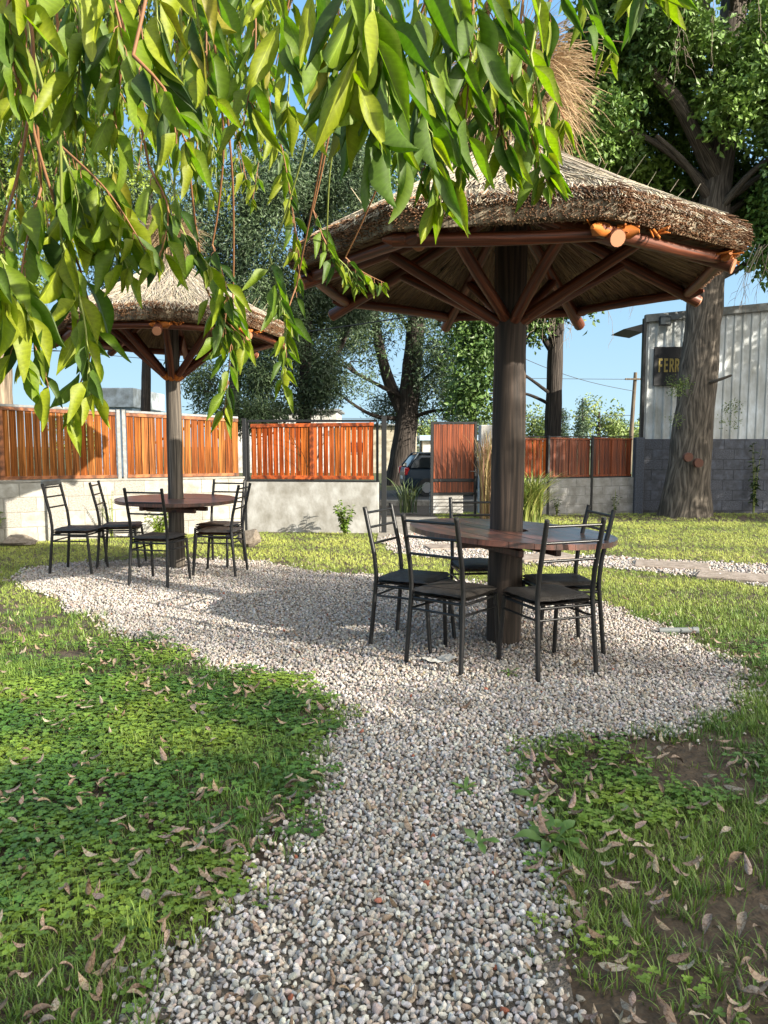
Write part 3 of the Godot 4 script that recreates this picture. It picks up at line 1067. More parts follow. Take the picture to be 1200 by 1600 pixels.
# faces +z: its back is at -z, its feet on the ground, the origin under the middle of the seat
func chair() -> Node3D:
	rng.seed = 9
	var o := thing("chair", "chair", "chair")
	var w := 0.185
	var tubes := func(called: String, pts: Array, rad: float, sides: int) -> void:
		var s := Shape.new()
		var rr := []
		for p in pts:
			rr.append(rad)
		s.tube(pts, rr, sides, true)
		obj(called, s, M.chair_steel, o)
	for sx: float in [-1.0, 1.0]:
		tubes.call("rear_leg", [Vector3(sx * (w + 0.012), -0.012, -0.215), Vector3(sx * w, 0.44, -0.175), Vector3(sx * w, 0.50, -0.176), Vector3(sx * w, 0.62, -0.19), Vector3(sx * (w + 0.002), 0.915, -0.258)], 0.0145, 12)
		tubes.call("front_leg", [Vector3(sx * (w + 0.016), -0.012, 0.225), Vector3(sx * (w + 0.004), 0.41, 0.185), Vector3(sx * (w + 0.004), 0.425, 0.184)], 0.0135, 12)
		tubes.call("seat_rail", [Vector3(sx * w, 0.41, -0.17), Vector3(sx * w, 0.41, 0.185)], 0.0095, 8)
		tubes.call("side_stretcher", [Vector3(sx * (w + 0.002), 0.345, -0.18), Vector3(sx * (w + 0.006), 0.345, 0.19)], 0.0075, 8)
		var cap := Shape.new()
		cap.tube([Vector3(sx * (w + 0.002), 0.913, -0.2575), Vector3(sx * (w + 0.002), 0.925, -0.2605)], [0.0152, 0.0135], 12, true)
		obj("end_cap", cap, M.rubber, o)
	for y: float in [0.885, 0.79, 0.685]:
		var zz := lerpf(-0.19, -0.258, (y - 0.62) / 0.295)
		tubes.call("back_rail", [Vector3(-w, y, zz), Vector3(w, y, zz)], 0.0085, 8)
	tubes.call("front_rail", [Vector3(-w, 0.41, 0.18), Vector3(w, 0.41, 0.18)], 0.0095, 8)
	tubes.call("rear_rail", [Vector3(-w, 0.41, -0.17), Vector3(w, 0.41, -0.17)], 0.0095, 8)
	tubes.call("rear_stretcher", [Vector3(-w, 0.345, -0.18), Vector3(w, 0.345, -0.18)], 0.0075, 8)
	# padded seat: a squared cushion with soft edges and creases
	var s := Shape.new()
	for side: float in [1.0, -1.0]:
		var p := []
		for i in 15:
			for j in 15:
				var u := i / 7.0 - 1.0
				var v := j / 7.0 - 1.0
				var edge := pow(maxf(absf(u), absf(v)), 6.0)
				var round_ := 1.0 - 0.06 * pow(absf(u * v), 3.0)
				var x := u * 0.205 * round_ * (1.0 - 0.03 * (1.0 - v) * 0.5)
				var z := v * 0.20 * round_ + 0.012
				var y := 0.447 + side * (0.030 * sqrt(maxf(1.0 - edge * 0.92, 0.0)) + 0.0)
				if side > 0.0:
					y += fine.get_noise_2d(x * 160.0, z * 160.0) * 0.006 - 0.006 * (1.0 - u * u) * (1.0 - v * v)
				p.append(Vector3(x, y, z))
		s.grid(p, 15, 15, Vector3.UP * side)
	obj("seat", s, M.seat_vinyl, o)
	return o

func place_chair(first: Node3D, used: bool, at: Vector3, facing: Vector2, label: String, group: String) -> Node3D:
	var c: Node3D = first
	if used:
		c = first.duplicate()
		c.name = "chair"
		add_child(c, true)
	c.position = at
	c.rotation.y = atan2(facing.x, facing.y)
	c.set_meta("label", label)
	c.set_meta("group", group)
	return c


# ---------------------------------------------------------------- fences, walls, gate
# blocks in running bond along a line, each its own piece on a mortar core
func block_wall(o: Node3D, a: Vector3, b: Vector3, height: float, mats: Array, joint: Material, long_ := 0.4, high := 0.195, seed_ := 5, slope := 0.0) -> void:
	rng.seed = seed_
	var d := b - a
	var len_ := d.length()
	var u := d.normalized()
	var out := Vector3.UP.cross(u).normalized()
	if out.z < 0.0:
		out = -out
	var basis := Basis(u, Vector3.UP, u.cross(Vector3.UP))
	var s := Shape.new()
	s.box(Transform3D(basis, a + u * len_ * 0.5 + Vector3.UP * (height * 0.5 - 0.15)), Vector3(len_, height + 0.3, 0.13), 0.004)
	obj("mortar_core", s, joint, o)
	var shapes := {}
	var rows := int(ceil(height / high))
	for row in rows:
		var y0 := row * high
		var y1 := minf(y0 + high, height)
		var x := -long_ * 0.5 * (row % 2)
		while x < len_:
			var x0 := maxf(x, 0.0)
			var x1 := minf(x + long_, len_)
			x += long_
			if x1 - x0 < 0.05:
				continue
			var size := Vector3(x1 - x0 - 0.011, y1 - y0 - 0.011, 0.02)
			var key := size.snapped(Vector3.ONE * 0.001)
			if not shapes.has(key):
				var bs := Shape.new()
				bs.box(Transform3D(), size, 0.0035)
				shapes[key] = bs.mesh()
			var blk := obj("block", shapes[key], mats[rng.randi() % mats.size()], o)
			blk.transform = Transform3D(basis, a + u * (x0 + x1) * 0.5 + Vector3.UP * (y0 + y1) * 0.5 + out * (0.0585 + r(0, 0.0025)))

# a framed panel of upright slats between two points at their own heights
func slat_panel(o: Node3D, a: Vector3, b: Vector3, a_top: float, b_top: float, pitch: float, wide: float, mats: Array, rail: Material, mid_stile: bool, gappy: float, seed_: int, rail_h := 0.045) -> void:
	rng.seed = seed_
	var d := b - a
	d.y = 0
	var len_ := d.length()
	var u := d.normalized()
	var basis := Basis(u, Vector3.UP, u.cross(Vector3.UP))
	var slat := Shape.new()
	slat.box(Transform3D(), Vector3(wide, 1.0, 0.017), 0.0025)
	var mesh := slat.mesh()
	var n := int(len_ / pitch)
	for k in n:
		var t := (k + 0.5) / n
		var p := a.lerp(b, t)
		var top := lerpf(a_top, b_top, t)
		var h := top - p.y - rail_h * 1.2 + r(-0.006, 0.002)
		var s := obj("slat", mesh, mats[rng.randi() % mats.size()], o)
		var bb := basis * Basis(Vector3(0, 0, 1), r(-0.003, 0.003))
		s.transform = Transform3D(Basis(bb.x * r(1.0 - gappy, 1.0), bb.y * h, bb.z), Vector3(p.x, p.y + rail_h * 0.6 + h * 0.5, p.z) + basis.z * r(-0.003, 0.003) + u * r(-0.0015, 0.0015))
	for e in [0, 1]:
		var pa := Vector3(a.x, (a_top - rail_h * 0.5) if e else (a.y + rail_h * 0.5), a.z)
		var pb := Vector3(b.x, (b_top - rail_h * 0.5) if e else (b.y + rail_h * 0.5), b.z)
		var v := (pb - pa).normalized()
		var s := Shape.new()
		s.box(Transform3D(Basis(v, basis.z.cross(v).normalized(), basis.z), (pa + pb) * 0.5 + basis.z * 0.016), Vector3((pb - pa).length(), rail_h, 0.02), 0.003)
		obj("rail", s, rail, o)
		s = Shape.new()
		s.box(Transform3D(Basis(v, basis.z.cross(v).normalized(), basis.z), (pa + pb) * 0.5 - basis.z * 0.024), Vector3((pb - pa).length(), rail_h, 0.028), 0.003)
		obj("back_rail", s, rail, o)
	if mid_stile:
		var s := Shape.new()
		var p := a.lerp(b, 0.5)
		var top := (a_top + b_top) * 0.5
		s.box(Transform3D(basis, Vector3(p.x, (p.y + top) * 0.5, p.z) + basis.z * 0.0175), Vector3(0.06, top - p.y - rail_h * 2.0 - 0.004, 0.02), 0.003)
		obj("stile", s, rail, o)

func steel_post(label: String, at: Vector3, height: float, size: float, m: Material, turn := 0.0, group := "") -> Node3D:
	var s := Shape.new()
	s.box(box_at(Vector3(0, height * 0.5 - 0.1, 0)), Vector3(size, height + 0.2, size), 0.004)
	s.box(box_at(Vector3(0, height + 0.003, 0)), Vector3(size + 0.006, 0.006, size + 0.006), 0.002)
	var o := obj("fence_post", s, m)
	o.position = at
	o.rotation.y = turn
	return tag(o, label, "post", group)


# ---------------------------------------------------------------- trees and plants
func tree(called: String, label: String, base: Vector3, top: Vector3, r0: float, r1: float, flare: float, bark: Material, limbs: Array, blobs: Array, clump: ArrayMesh, size: Vector2, c0: Color, c1: Color, gap: float, seed_: int, group := "", bend := Vector3.ZERO) -> Node3D:
	rng.seed = seed_
	var o := thing(called, label, "tree", Vector3.ZERO, 0.0, group)
	var trunk := obj("trunk", trunk_shape(base - Vector3(0, 0.15, 0), top, r0, r1, flare, bend), bark, o)
	for l in limbs:
		var s := Shape.new()
		limb(s, l[0], l[1], l[2], 9, 0.12)
		obj("limb", s, bark, trunk)
	# boughs from the trunk into each blob of the crown
	var boughs := Shape.new()
	for b in blobs:
		var t := clampf((b[0].y - 0.9 * b[1].y - base.y) / (top.y - base.y), 0.25, 0.97)
		var from := base.lerp(top, t) + bend * sin(t * PI)
		var to: Vector3 = b[0]
		limb(boughs, [from, from.lerp(to, 0.5) + Vector3(r(-0.3, 0.3), r(-0.1, 0.3), r(-0.3, 0.3)), to], r0 * 0.22, r0 * 0.06, 6, 0.1)
		for k in 4:
			var d := Vector3(r(-1, 1), r(-0.4, 1), r(-1, 1)).normalized()
			limb(boughs, [to.lerp(from, 0.3), to + d * b[1] * 0.4, to + d * b[1] * 0.85], r0 * 0.09, r0 * 0.025, 5, 0.1)
	obj("boughs", boughs, bark, o)
	var c := crown_places(blobs, size.x, size.y, c0, c1, gap)
	many("crown", clump, M.crown_leaf, c[0], c[1], o)
	return o

func bare_twigs(o: Node3D, from: Vector3, drop: float, spread: float, count: int, rad := 0.004) -> void:
	var s := Shape.new()
	for k in count:
		var p := from + Vector3(r(-0.1, 0.1), r(-0.05, 0.05), r(-0.1, 0.1))
		var pts := [p]
		var rr := [rad]
		var d := Vector3(r(-1, 1) * spread, -0.4, r(-1, 1) * spread * 0.5)
		var steps := 9
		for i in steps:
			d = (d + Vector3(r(-0.35, 0.35), -0.22 + r(-0.2, 0.12), r(-0.25, 0.25))).normalized()
			p += d * drop / steps * r(0.8, 1.2)
			pts.append(p)
			rr.append(rad * (1.0 - 0.75 * float(i + 1) / steps))
			if i > 1 and rng.randf() < 0.5:
				var e := (d + Vector3(r(-1, 1), r(-0.3, 0.5), r(-0.6, 0.6))).normalized()
				s.tube([p, p + e * drop * 0.08, p + (e + Vector3(0, -0.5, 0)).normalized() * drop * r(0.12, 0.22)], [rad * 0.5, rad * 0.4, rad * 0.15], 4, false)
		s.tube(pts, rr, 5, false)
	obj("bare_twig", s, M.bare_twig, o)

# leafy stems from the ground
func leafy_plant(called: String, label: String, at: Vector3, height: float, spread: float, stems: int, per_stem: int, leaf: float, ratio: float, c0: Color, c1: Color, seed_: int, group := "") -> Node3D:
	rng.seed = seed_
	var o := thing(called, label, "plant", at, 0.0, group)
	var s := Shape.new()
	var places := []
	var colors := []
	for k in stems:
		var a := r(0, TAU)
		var lean := Vector3(cos(a), 0, sin(a)) * r(0.1, 1.0) * spread
		var top := Vector3(0, height * r(0.6, 1.05), 0) + lean
		var mid := top * 0.5 - lean * 0.15
		limb(s, [Vector3(lean.x * 0.1, -0.02, lean.z * 0.1), mid, top], 0.004 + height * 0.004, 0.002, 5, 0.0)
		for j in per_stem:
			var t := r(0.12, 1.0)
			var p := mid * (1.0 - absf(t - 0.5) * 2.0) if t < 0.5 else mid.lerp(top, (t - 0.5) * 2.0)
			if t < 0.5:
				p = mid * (t * 2.0)
			var b := r(0, TAU)
			var d := Vector3(cos(b), r(-0.2, 0.8), sin(b)).normalized()
			var l := leaf * r(0.6, 1.25)
			places.append(Transform3D(pointing(d, r(-0.5, 0.5), 1.0, 1.0) * Basis.from_scale(Vector3(l * ratio, l, l)), p))
			colors.append(vary(c0.lerp(c1, rng.randf()), 0.15))
	obj("stems", s, M.green_twig, o)
	many("leaves", leaf_mesh(1.0, 1.0, 0.6, 0.35, 5, 0.4), M.crown_leaf, places, colors, o)
	return o

# a rosette of long leaves lying over the ground
func rosette(label: String, at: Vector3, leaves: int, length: float, ratio: float, c: Color, up: float, seed_: int, group := "") -> Node3D:
	rng.seed = seed_
	var o := thing("weed", label, "weed", at, 0.0, group)
	for k in leaves:
		var a := TAU * k / leaves + r(-0.3, 0.3)
		var d := Vector3(cos(a), r(0.25, 1.0) * up, sin(a)).normalized()
		var l := length * r(0.65, 1.15)
		var s := Shape.new()
		add_leaf(s, Transform3D(), l, l * ratio * r(0.8, 1.2), r(0.5, 1.1), r(0.1, 0.4), 9, 0.62, 0.12)
		s.tube([Vector3(0, -0.01, 0), Vector3(0, l * 0.2, 0)], [0.0015, 0.001], 4, false)
		var m: StandardMaterial3D = M["weed_%d" % (rng.randi() % 3)]
		var leaf := obj("leaf", s, m, o)
		var y: Vector3 = d
		var x := y.cross(Vector3.UP).normalized()
		leaf.transform = Transform3D(Basis(x, y, x.cross(y)), Vector3(0, 0.01, 0))
	return o

# ---------------------------------------------------------------- the gum tree whose boughs hang into view
func gum_tree() -> void:
	rng.seed = 2024
	var o := thing("eucalyptus_tree", "tall eucalyptus whose long drooping leafy branches hang across the top of the view", "tree")
	var trunk := obj("trunk", trunk_shape(Vector3(-2.5, -0.15, 0.9), Vector3(-1.9, 5.2, 0.1), 0.26, 0.17, 0.35), M.tan_bark, o)
	var arms := [[Vector3(-2.2, 2.6, 0.5), Vector3(-1.5, 3.2, -0.4), Vector3(-0.7, 3.35, -1.2), Vector3(0.3, 3.3, -1.9), Vector3(1.0, 3.1, -2.3)], [Vector3(-2.1, 3.4, 0.4), Vector3(-1.6, 3.9, -1.4), Vector3(-1.3, 4.1, -3.2), Vector3(-1.2, 3.9, -4.6)], [Vector3(-2.2, 2.2, 0.6), Vector3(-1.6, 2.55, -0.2), Vector3(-0.9, 2.7, -0.75), Vector3(0.0, 2.75, -0.95), Vector3(0.8, 2.6, -1.15)], [Vector3(-1.95, 4.6, 0.2), Vector3(-1.0, 5.0, -1.6), Vector3(-0.3, 4.8, -3.4)]]
	var marks := []
	for a in arms:
		var s := Shape.new()
		limb(s, a, 0.055, 0.014, 9, 0.08)
		obj("limb", s, M.tan_bark, trunk)
		for i in a.size() - 1:
			for j in 4:
				marks.append(a[i].lerp(a[i + 1], j / 4.0))
	var list := [
		[Vector3(-0.57, 1.77, -1.30), Vector3(-0.55, 1.44, -1.25), 0.105, 0.36, 11],
		[Vector3(-0.58, 1.70, -1.20), Vector3(-0.57, 1.48, -1.20), 0.110, 0.36, 10],
		[Vector3(-0.54, 1.69, -1.30), Vector3(-0.48, 1.43, -1.25), 0.105, 0.36, 11],
		[Vector3(-0.53, 1.65, -1.35), Vector3(-0.54, 1.40, -1.30), 0.100, 0.34, 9],
		[Vector3(-0.60, 1.66, -1.15), Vector3(-0.53, 1.53, -1.15), 0.110, 0.38, 8],
		[Vector3(-0.60, 1.70, -1.10), Vector3(-0.54, 1.55, -1.10), 0.110, 0.40, 9],
		[Vector3(-0.56, 1.86, -1.35), Vector3(-0.40, 1.67, -1.30), 0.100, 0.42, 11],
		[Vector3(-0.53, 1.82, -1.30), Vector3(-0.53, 1.69, -1.30), 0.100, 0.44, 7],
		[Vector3(-0.47, 1.84, -1.35), Vector3(-0.43, 1.64, -1.30), 0.100, 0.40, 10],
		[Vector3(-0.42, 1.84, -1.40), Vector3(-0.39, 1.67, -1.35), 0.095, 0.36, 8],
		[Vector3(-0.43, 1.87, -1.60), Vector3(-0.36, 1.71, -1.60), 0.100, 0.34, 8],
		[Vector3(-0.42, 1.83, -1.90), Vector3(-0.40, 1.60, -1.90), 0.105, 0.34, 10],
		[Vector3(-0.39, 1.75, -2.00), Vector3(-0.42, 1.42, -2.00), 0.110, 0.33, 12],
		[Vector3(-0.44, 1.73, -1.90), Vector3(-0.34, 1.60, -1.90), 0.100, 0.33, 8],
		[Vector3(-0.31, 1.85, -2.10), Vector3(-0.28, 1.51, -2.10), 0.105, 0.32, 12],
		[Vector3(-0.25, 1.79, -2.20), Vector3(-0.28, 1.59, -2.20), 0.090, 0.28, 4],
		[Vector3(-0.34, 2.38, -2.10), Vector3(-0.24, 1.87, -2.20), 0.100, 0.30, 15],
		[Vector3(-0.32, 2.30, -2.30), Vector3(-0.25, 1.82, -2.30), 0.090, 0.28, 9],
		[Vector3(-0.20, 2.00, -2.20), Vector3(-0.11, 1.82, -2.20), 0.075, 0.28, 8],
		[Vector3(-0.11, 1.87, -2.20), Vector3(0.00, 1.80, -2.20), 0.070, 0.28, 8],
		[Vector3(-0.16, 1.89, -2.20), Vector3(-0.07, 1.79, -2.20), 0.075, 0.28, 8],
		[Vector3(-0.05, 1.95, -1.00), Vector3(-0.01, 1.77, -1.00), 0.135, 0.24, 9],
		[Vector3(0.00, 1.95, -1.00), Vector3(0.02, 1.72, -1.00), 0.130, 0.22, 10],
		[Vector3(-0.02, 1.91, -0.95), Vector3(-0.04, 1.79, -0.95), 0.140, 0.26, 6],
		[Vector3(0.04, 1.97, -1.05), Vector3(0.07, 1.74, -1.10), 0.120, 0.22, 11],
		[Vector3(0.09, 2.03, -1.15), Vector3(0.09, 1.73, -1.25), 0.115, 0.26, 12],
		[Vector3(0.13, 2.03, -1.15), Vector3(0.12, 1.78, -1.20), 0.110, 0.24, 10],
		[Vector3(0.04, 1.97, -1.20), Vector3(0.06, 1.76, -1.25), 0.110, 0.24, 9],
		[Vector3(-0.11, 2.06, -1.20), Vector3(-0.08, 1.87, -1.25), 0.130, 0.26, 9],
		[Vector3(-0.19, 2.17, -1.40), Vector3(-0.17, 1.94, -1.40), 0.130, 0.28, 9],
		[Vector3(0.18, 2.08, -1.25), Vector3(0.21, 1.80, -1.30), 0.100, 0.27, 13],
		[Vector3(0.23, 2.10, -1.30), Vector3(0.27, 1.78, -1.30), 0.100, 0.28, 13],
		[Vector3(0.24, 1.98, -1.30), Vector3(0.27, 1.79, -1.30), 0.100, 0.30, 8],
		[Vector3(0.16, 2.03, -1.25), Vector3(0.19, 1.83, -1.30), 0.100, 0.27, 9],
		[Vector3(0.30, 2.16, -1.40), Vector3(0.32, 1.92, -1.40), 0.085, 0.26, 9],
		[Vector3(0.38, 2.29, -1.60), Vector3(0.46, 2.13, -1.60), 0.080, 0.24, 7],
		[Vector3(0.29, 1.96, -1.00), Vector3(0.32, 1.92, -1.00), 0.100, 0.28, 4],
		[Vector3(0.36, 2.01, -1.10), Vector3(0.34, 1.97, -1.10), 0.090, 0.25, 3],
		[Vector3(-0.47, 1.98, -1.05), Vector3(-0.48, 1.80, -1.05), 0.110, 0.30, 10],
		[Vector3(-0.44, 2.01, -1.10), Vector3(-0.43, 1.81, -1.10), 0.110, 0.30, 10],
		[Vector3(-0.37, 1.98, -1.05), Vector3(-0.38, 1.79, -1.10), 0.105, 0.30, 11],
		[Vector3(-0.29, 1.95, -1.00), Vector3(-0.29, 1.77, -1.00), 0.100, 0.32, 9],
		[Vector3(-0.32, 2.13, -1.30), Vector3(-0.33, 1.84, -1.35), 0.110, 0.30, 11],
		[Vector3(-0.29, 2.19, -1.40), Vector3(-0.31, 1.96, -1.40), 0.120, 0.30, 9],
		[Vector3(-0.25, 2.25, -1.50), Vector3(-0.27, 1.94, -1.50), 0.120, 0.28, 10],
		[Vector3(-0.30, 1.81, -0.95), Vector3(-0.24, 1.71, -0.95), 0.085, 0.30, 6]
	]
	# further, finer sprays behind, filling the top of the view
	for k in 260:
		var d := r(1.7, 5.2)
		var u := r(-0.56, 0.20) if k < 130 else r(-0.56, -0.12)
		var low := r(0.22, 0.52) if u < -0.38 else r(0.30, 0.56)
		if u > -0.16:
			low = 0.585 - r(-0.10, 0.13)
		var tip := Vector3(u * d, 1.35 + low * d, -d)
		var length := r(0.5, 1.1)
		list.append([tip + Vector3(r(-0.3, 0.3) * length, length, r(-0.3, 0.3) * length), tip, r(0.065, 0.105), r(0.26, 0.36), int(length * r(20, 30))])
	var twig_green := Shape.new()
	var twig_red := Shape.new()
	var leaves := []
	var hero := list.size() - 260
	var at_twig := -1
	for t in list:
		at_twig += 1
		var a: Vector3 = t[0]
		var b: Vector3 = t[1]
		var mid := a.lerp(b, 0.5) + Vector3(r(-0.03, 0.03), 0, r(-0.03, 0.03))
		var near: Vector3 = marks[0]
		for m in marks:
			if (m - a).length() < (near - a).length():
				near = m
		var s := twig_green if rng.randf() < 0.6 else twig_red
		limb(s, [near, near.lerp(a, 0.35) + Vector3(r(-0.08, 0.08), 0.1, r(-0.08, 0.08)), near.lerp(a, 0.6) + Vector3(0, 0.12, 0), near.lerp(a, 0.82) + Vector3(r(-0.05, 0.05), 0.04, r(-0.05, 0.05)), a], 0.0042, 0.0022, 6, 0.0)
		limb(s, [a, mid, b], 0.0026, 0.0010, 5, 0.0)
		var n: int = t[4] if at_twig >= hero else int(t[4] * 1.6)
		# some leaves along the twig above as well
		var up_n := mini(int((near - a).length() * 13.0), 26) if at_twig >= hero else 0
		for i in up_n:
			var p := a.lerp(near.lerp(a, 0.6) + Vector3(0, 0.12, 0), (i + r(0.1, 0.8)) / up_n)
			var ang := r(0, TAU)
			var dir := Vector3(cos(ang) * r(0.2, 0.8), -1, sin(ang) * r(0.2, 0.8)).normalized()
			var side := dir.cross(Vector3(cos(ang + r(0.6, 2.4)), r(-0.2, 0.2), sin(ang + r(0.6, 2.4)))).normalized()
			var l: float = t[2] * r(0.75, 1.2)
			leaves.append([p.distance_to(Vector3(0, 1.35, 0)) / l + 4.0, Transform3D(Basis(side, dir, side.cross(dir)) * Basis.from_scale(Vector3(l * t[3], l, l)), p), rng.randi() % 4])
		var shade := rng.randi() % 3
		for i in n:
			var f := (i + r(0.1, 0.7)) / n
			var p := a.lerp(mid, f * 2.0) if f < 0.5 else mid.lerp(b, f * 2.0 - 1.0)
			var ang := i * 2.4 + r(-0.6, 0.6)
			var out := Vector3(cos(ang), 0, sin(ang))
			var down := Vector3(0, -1, 0) + (b - a).normalized() * 0.4
			var dir := (down * r(0.7, 1.3) + out * r(0.2, 0.95)).normalized()
			var l: float = t[2] * r(0.6, 1.15) * lerpf(1.0, 0.7, f * f)
			var wr: float = t[3] * r(0.68, 1.1)
			var side := dir.cross(Vector3(cos(ang + r(0.6, 2.4)), r(-0.2, 0.2), sin(ang + r(0.6, 2.4)))).normalized()
			var base := Basis(side, dir, side.cross(dir))
			var stalk := 0.018 * r(0.6, 1.2)
			var foot := p + dir * stalk
			s.tube([p, p + dir * stalk * 0.5 + out * 0.002, foot], [0.0011, 0.0009, 0.0009], 4, false)
			var tone := shade if rng.randf() < 0.55 else rng.randi() % 3
			if rng.randf() < 0.24:
				tone = 3
			elif rng.randf() < 0.12:
				tone = 4
			elif rng.randf() < 0.03:
				tone = 5
			if f > 0.85 and rng.randf() < 0.5:
				tone = 3
			leaves.append([foot.distance_to(Vector3(0, 1.35, 0)) / l, Transform3D(base * Basis.from_scale(Vector3(l * wr, l, l)), foot), tone])
		for j in 3:
			var ang := r(0, TAU)
			var dir := Vector3(cos(ang) * 0.5, -1, sin(ang) * 0.5).normalized()
			var side := dir.cross(Vector3(sin(ang), 0.2, cos(ang))).normalized()
			leaves.append([30.0, Transform3D(Basis(side, dir, side.cross(dir)) * Basis.from_scale(Vector3(0.010, 0.042, 0.042) * r(0.7, 1.2)), b), 3])
	obj("green_twigs", twig_green, M.green_twig, o)
	obj("red_twigs", twig_red, M.red_twig, o)
	var shapes := []
	for k in 6:
		shapes.append(leaf_mesh(1.0, 1.0, r(-0.75, 0.75), r(0.12, 0.5), 11, r(0.3, 0.42), r(-0.05, 0.05)))
	leaves.sort_custom(func(x, y): return x[0] < y[0])
	var rest_p := []
	var rest_c := []
	for i in leaves.size():
		var l: Array = leaves[i]
		if i < 300:
			var o2 := obj("leaf", shapes[rng.randi() % 6], M["gum_%d" % l[2]], o)
			o2.transform = l[1]
		else:
			rest_p.append(l[1])
			rest_c.append(vary([Color(0.28, 0.40, 0.03), Color(0.21, 0.34, 0.03), Color(0.135, 0.24, 0.034), Color(0.42, 0.50, 0.028), Color(0.09, 0.17, 0.04), Color(0.42, 0.38, 0.035)][l[2]], 0.15))
	many("foliage", shapes[1], M.gum_leaf, rest_p, rest_c, o)


# ---------------------------------------------------------------- buildings, car, street
func car() -> void:
	rng.seed = 8
	var o := thing("parked_car", "dark blue-grey hatchback parked in the street behind the gate, seen from its tail", "car", Vector3(0.62, -0.49, -26.0), 0.12)
	# stations along the length: x, underside, belt, half width
	var st := [[0.0, 0.42, 0.80, 0.66], [0.04, 0.30, 0.95, 0.80], [0.18, 0.24, 1.0, 0.86], [0.6, 0.2, 1.0, 0.87], [1.4, 0.2, 0.97, 0.88], [2.6, 0.2, 0.93, 0.88], [3.3, 0.2, 0.86, 0.86], [3.85, 0.24, 0.72, 0.80], [4.02, 0.34, 0.58, 0.64]]
	var pts := []
	for q in st:
		for k in 17:
			var a := TAU * k / 16.0
			var cx := signf(cos(a)) * pow(absf(cos(a)), 0.35)
			var cy := signf(sin(a)) * pow(absf(sin(a)), 0.45)
			pts.append(Vector3(q[0], (q[1] + q[2]) * 0.5 + cy * (q[2] - q[1]) * 0.5, cx * q[3]))
	var s := Shape.new()
	s.grid(pts, 17, st.size(), Vector3.ZERO)
	var rear := Shape.new()
	for k in 16:
		rear.tri(Vector3(0.0, 0.6, 0), pts[k], pts[k + 1], Vector3(-1, 0, 0))
		var e: int = 17 * (st.size() - 1)
		rear.tri(Vector3(4.02, 0.46, 0), pts[e + k], pts[e + k + 1], Vector3(1, 0, 0))
	var body := obj("body", s, M.car_paint, o)
	obj("bumper_faces", rear, M.car_paint, body)
	var cab := [[0.1, 0.97, 1.0, 0.72], [0.34, 0.97, 1.36, 0.66], [0.6, 0.97, 1.44, 0.64], [1.6, 0.95, 1.46, 0.64], [2.3, 0.92, 1.38, 0.63], [3.0, 0.88, 0.93, 0.70]]
	pts = []
	for q in cab:
		for k in 13:
			var a := PI * k / 12.0
			var cx := signf(cos(a)) * pow(absf(cos(a)), 0.4)
			var cy := pow(sin(a), 0.4) if k > 0 and k < 12 else 0.0
			pts.append(Vector3(q[0], q[1] + cy * (q[2] - q[1]), cx * lerpf(0.83, q[3], cy)))
	s = Shape.new()
	s.grid(pts, 13, cab.size(), Vector3.ZERO)
	obj("windows", s, M.car_glass, o)
	s = Shape.new()
	s.box(box_at(Vector3(1.2, 1.455, 0)), Vector3(1.5, 0.03, 1.12), 0.012)
	var roof := obj("roof", s, M.car_paint, o)
	for sz: float in [-1.0, 1.0]:
		for p in [[Vector3(0.12, 1.0, 0.78), Vector3(0.45, 1.44, 0.58)], [Vector3(1.45, 0.96, 0.85), Vector3(1.5, 1.45, 0.6)], [Vector3(2.95, 0.9, 0.8), Vector3(1.95, 1.44, 0.58)]]:
			s = Shape.new()
			s.tube([p[0] * Vector3(1, 1, sz), p[1] * Vector3(1, 1, sz)], [0.045, 0.04], 8, true)
			obj("pillar", s, M.car_paint, roof)
		for x: float in [0.72, 3.2]:
			s = Shape.new()
			s.tube([Vector3(x, 0.31, sz * 0.70), Vector3(x, 0.31, sz * 0.895)], [0.31, 0.31], 22, true)
			var wheel := obj("wheel", s, M.rubber, o)
			s = Shape.new()
			s.tube([Vector3(x, 0.31, sz * 0.88), Vector3(x, 0.31, sz * 0.905)], [0.19, 0.18], 10, true)
			obj("rim", s, M.rim, wheel)
		s = Shape.new()
		s.box(box_at(Vector3(0.06, 0.84, sz * 0.70)), Vector3(0.16, 0.26, 0.2), 0.03)
		obj("tail_light", s, M.red_lens, o)
	s = Shape.new()
	s.box(box_at(Vector3(-0.012, 0.62, 0)), Vector3(0.02, 0.11, 0.42), 0.004)
	obj("number_plate", s, M.plate, o)

func window_on(o: Node3D, at: Vector3, w: float, h: float) -> void:
	var s := Shape.new()
	for e in [[Vector3(0, h * 0.5, 0), Vector3(w + 0.1, 0.08, 0.1)], [Vector3(0, -h * 0.5, 0), Vector3(w + 0.1, 0.08, 0.1)], [Vector3(-w * 0.5, 0, 0), Vector3(0.08, h - 0.09, 0.1)], [Vector3(w * 0.5, 0, 0), Vector3(0.08, h - 0.09, 0.1)]]:
		s.box(box_at(at + e[0]), e[1], 0.01)
	var f := obj("window", s, M.trim_grey, o)
	s = Shape.new()
	s.box(box_at(at + Vector3(0, 0, -0.01)), Vector3(w - 0.08, h - 0.08, 0.03), 0.004)
	obj("pane", s, M.dark_glass, f)

func far_house(label: String, at: Vector3, size: Vector3, wall: Material, roof: Material, roof_h: float, wins: Array) -> Node3D:
	var o := thing("house", label, "building", at)
	var s := Shape.new()
	s.box(box_at(Vector3(0, size.y * 0.5, 0)), size, 0.02)
	obj("wall", s, wall, o)
	s = Shape.new()
	s.box(box_at(Vector3(0, size.y + roof_h * 0.5, 0.1)), Vector3(size.x + 0.4, roof_h, size.z + 0.5), 0.03)
	obj("roof", s, roof, o)
	for w in wins:
		window_on(o, Vector3(w.x, w.y, size.z * 0.5 + 0.03), w.z, w.z * 0.8)
	return o

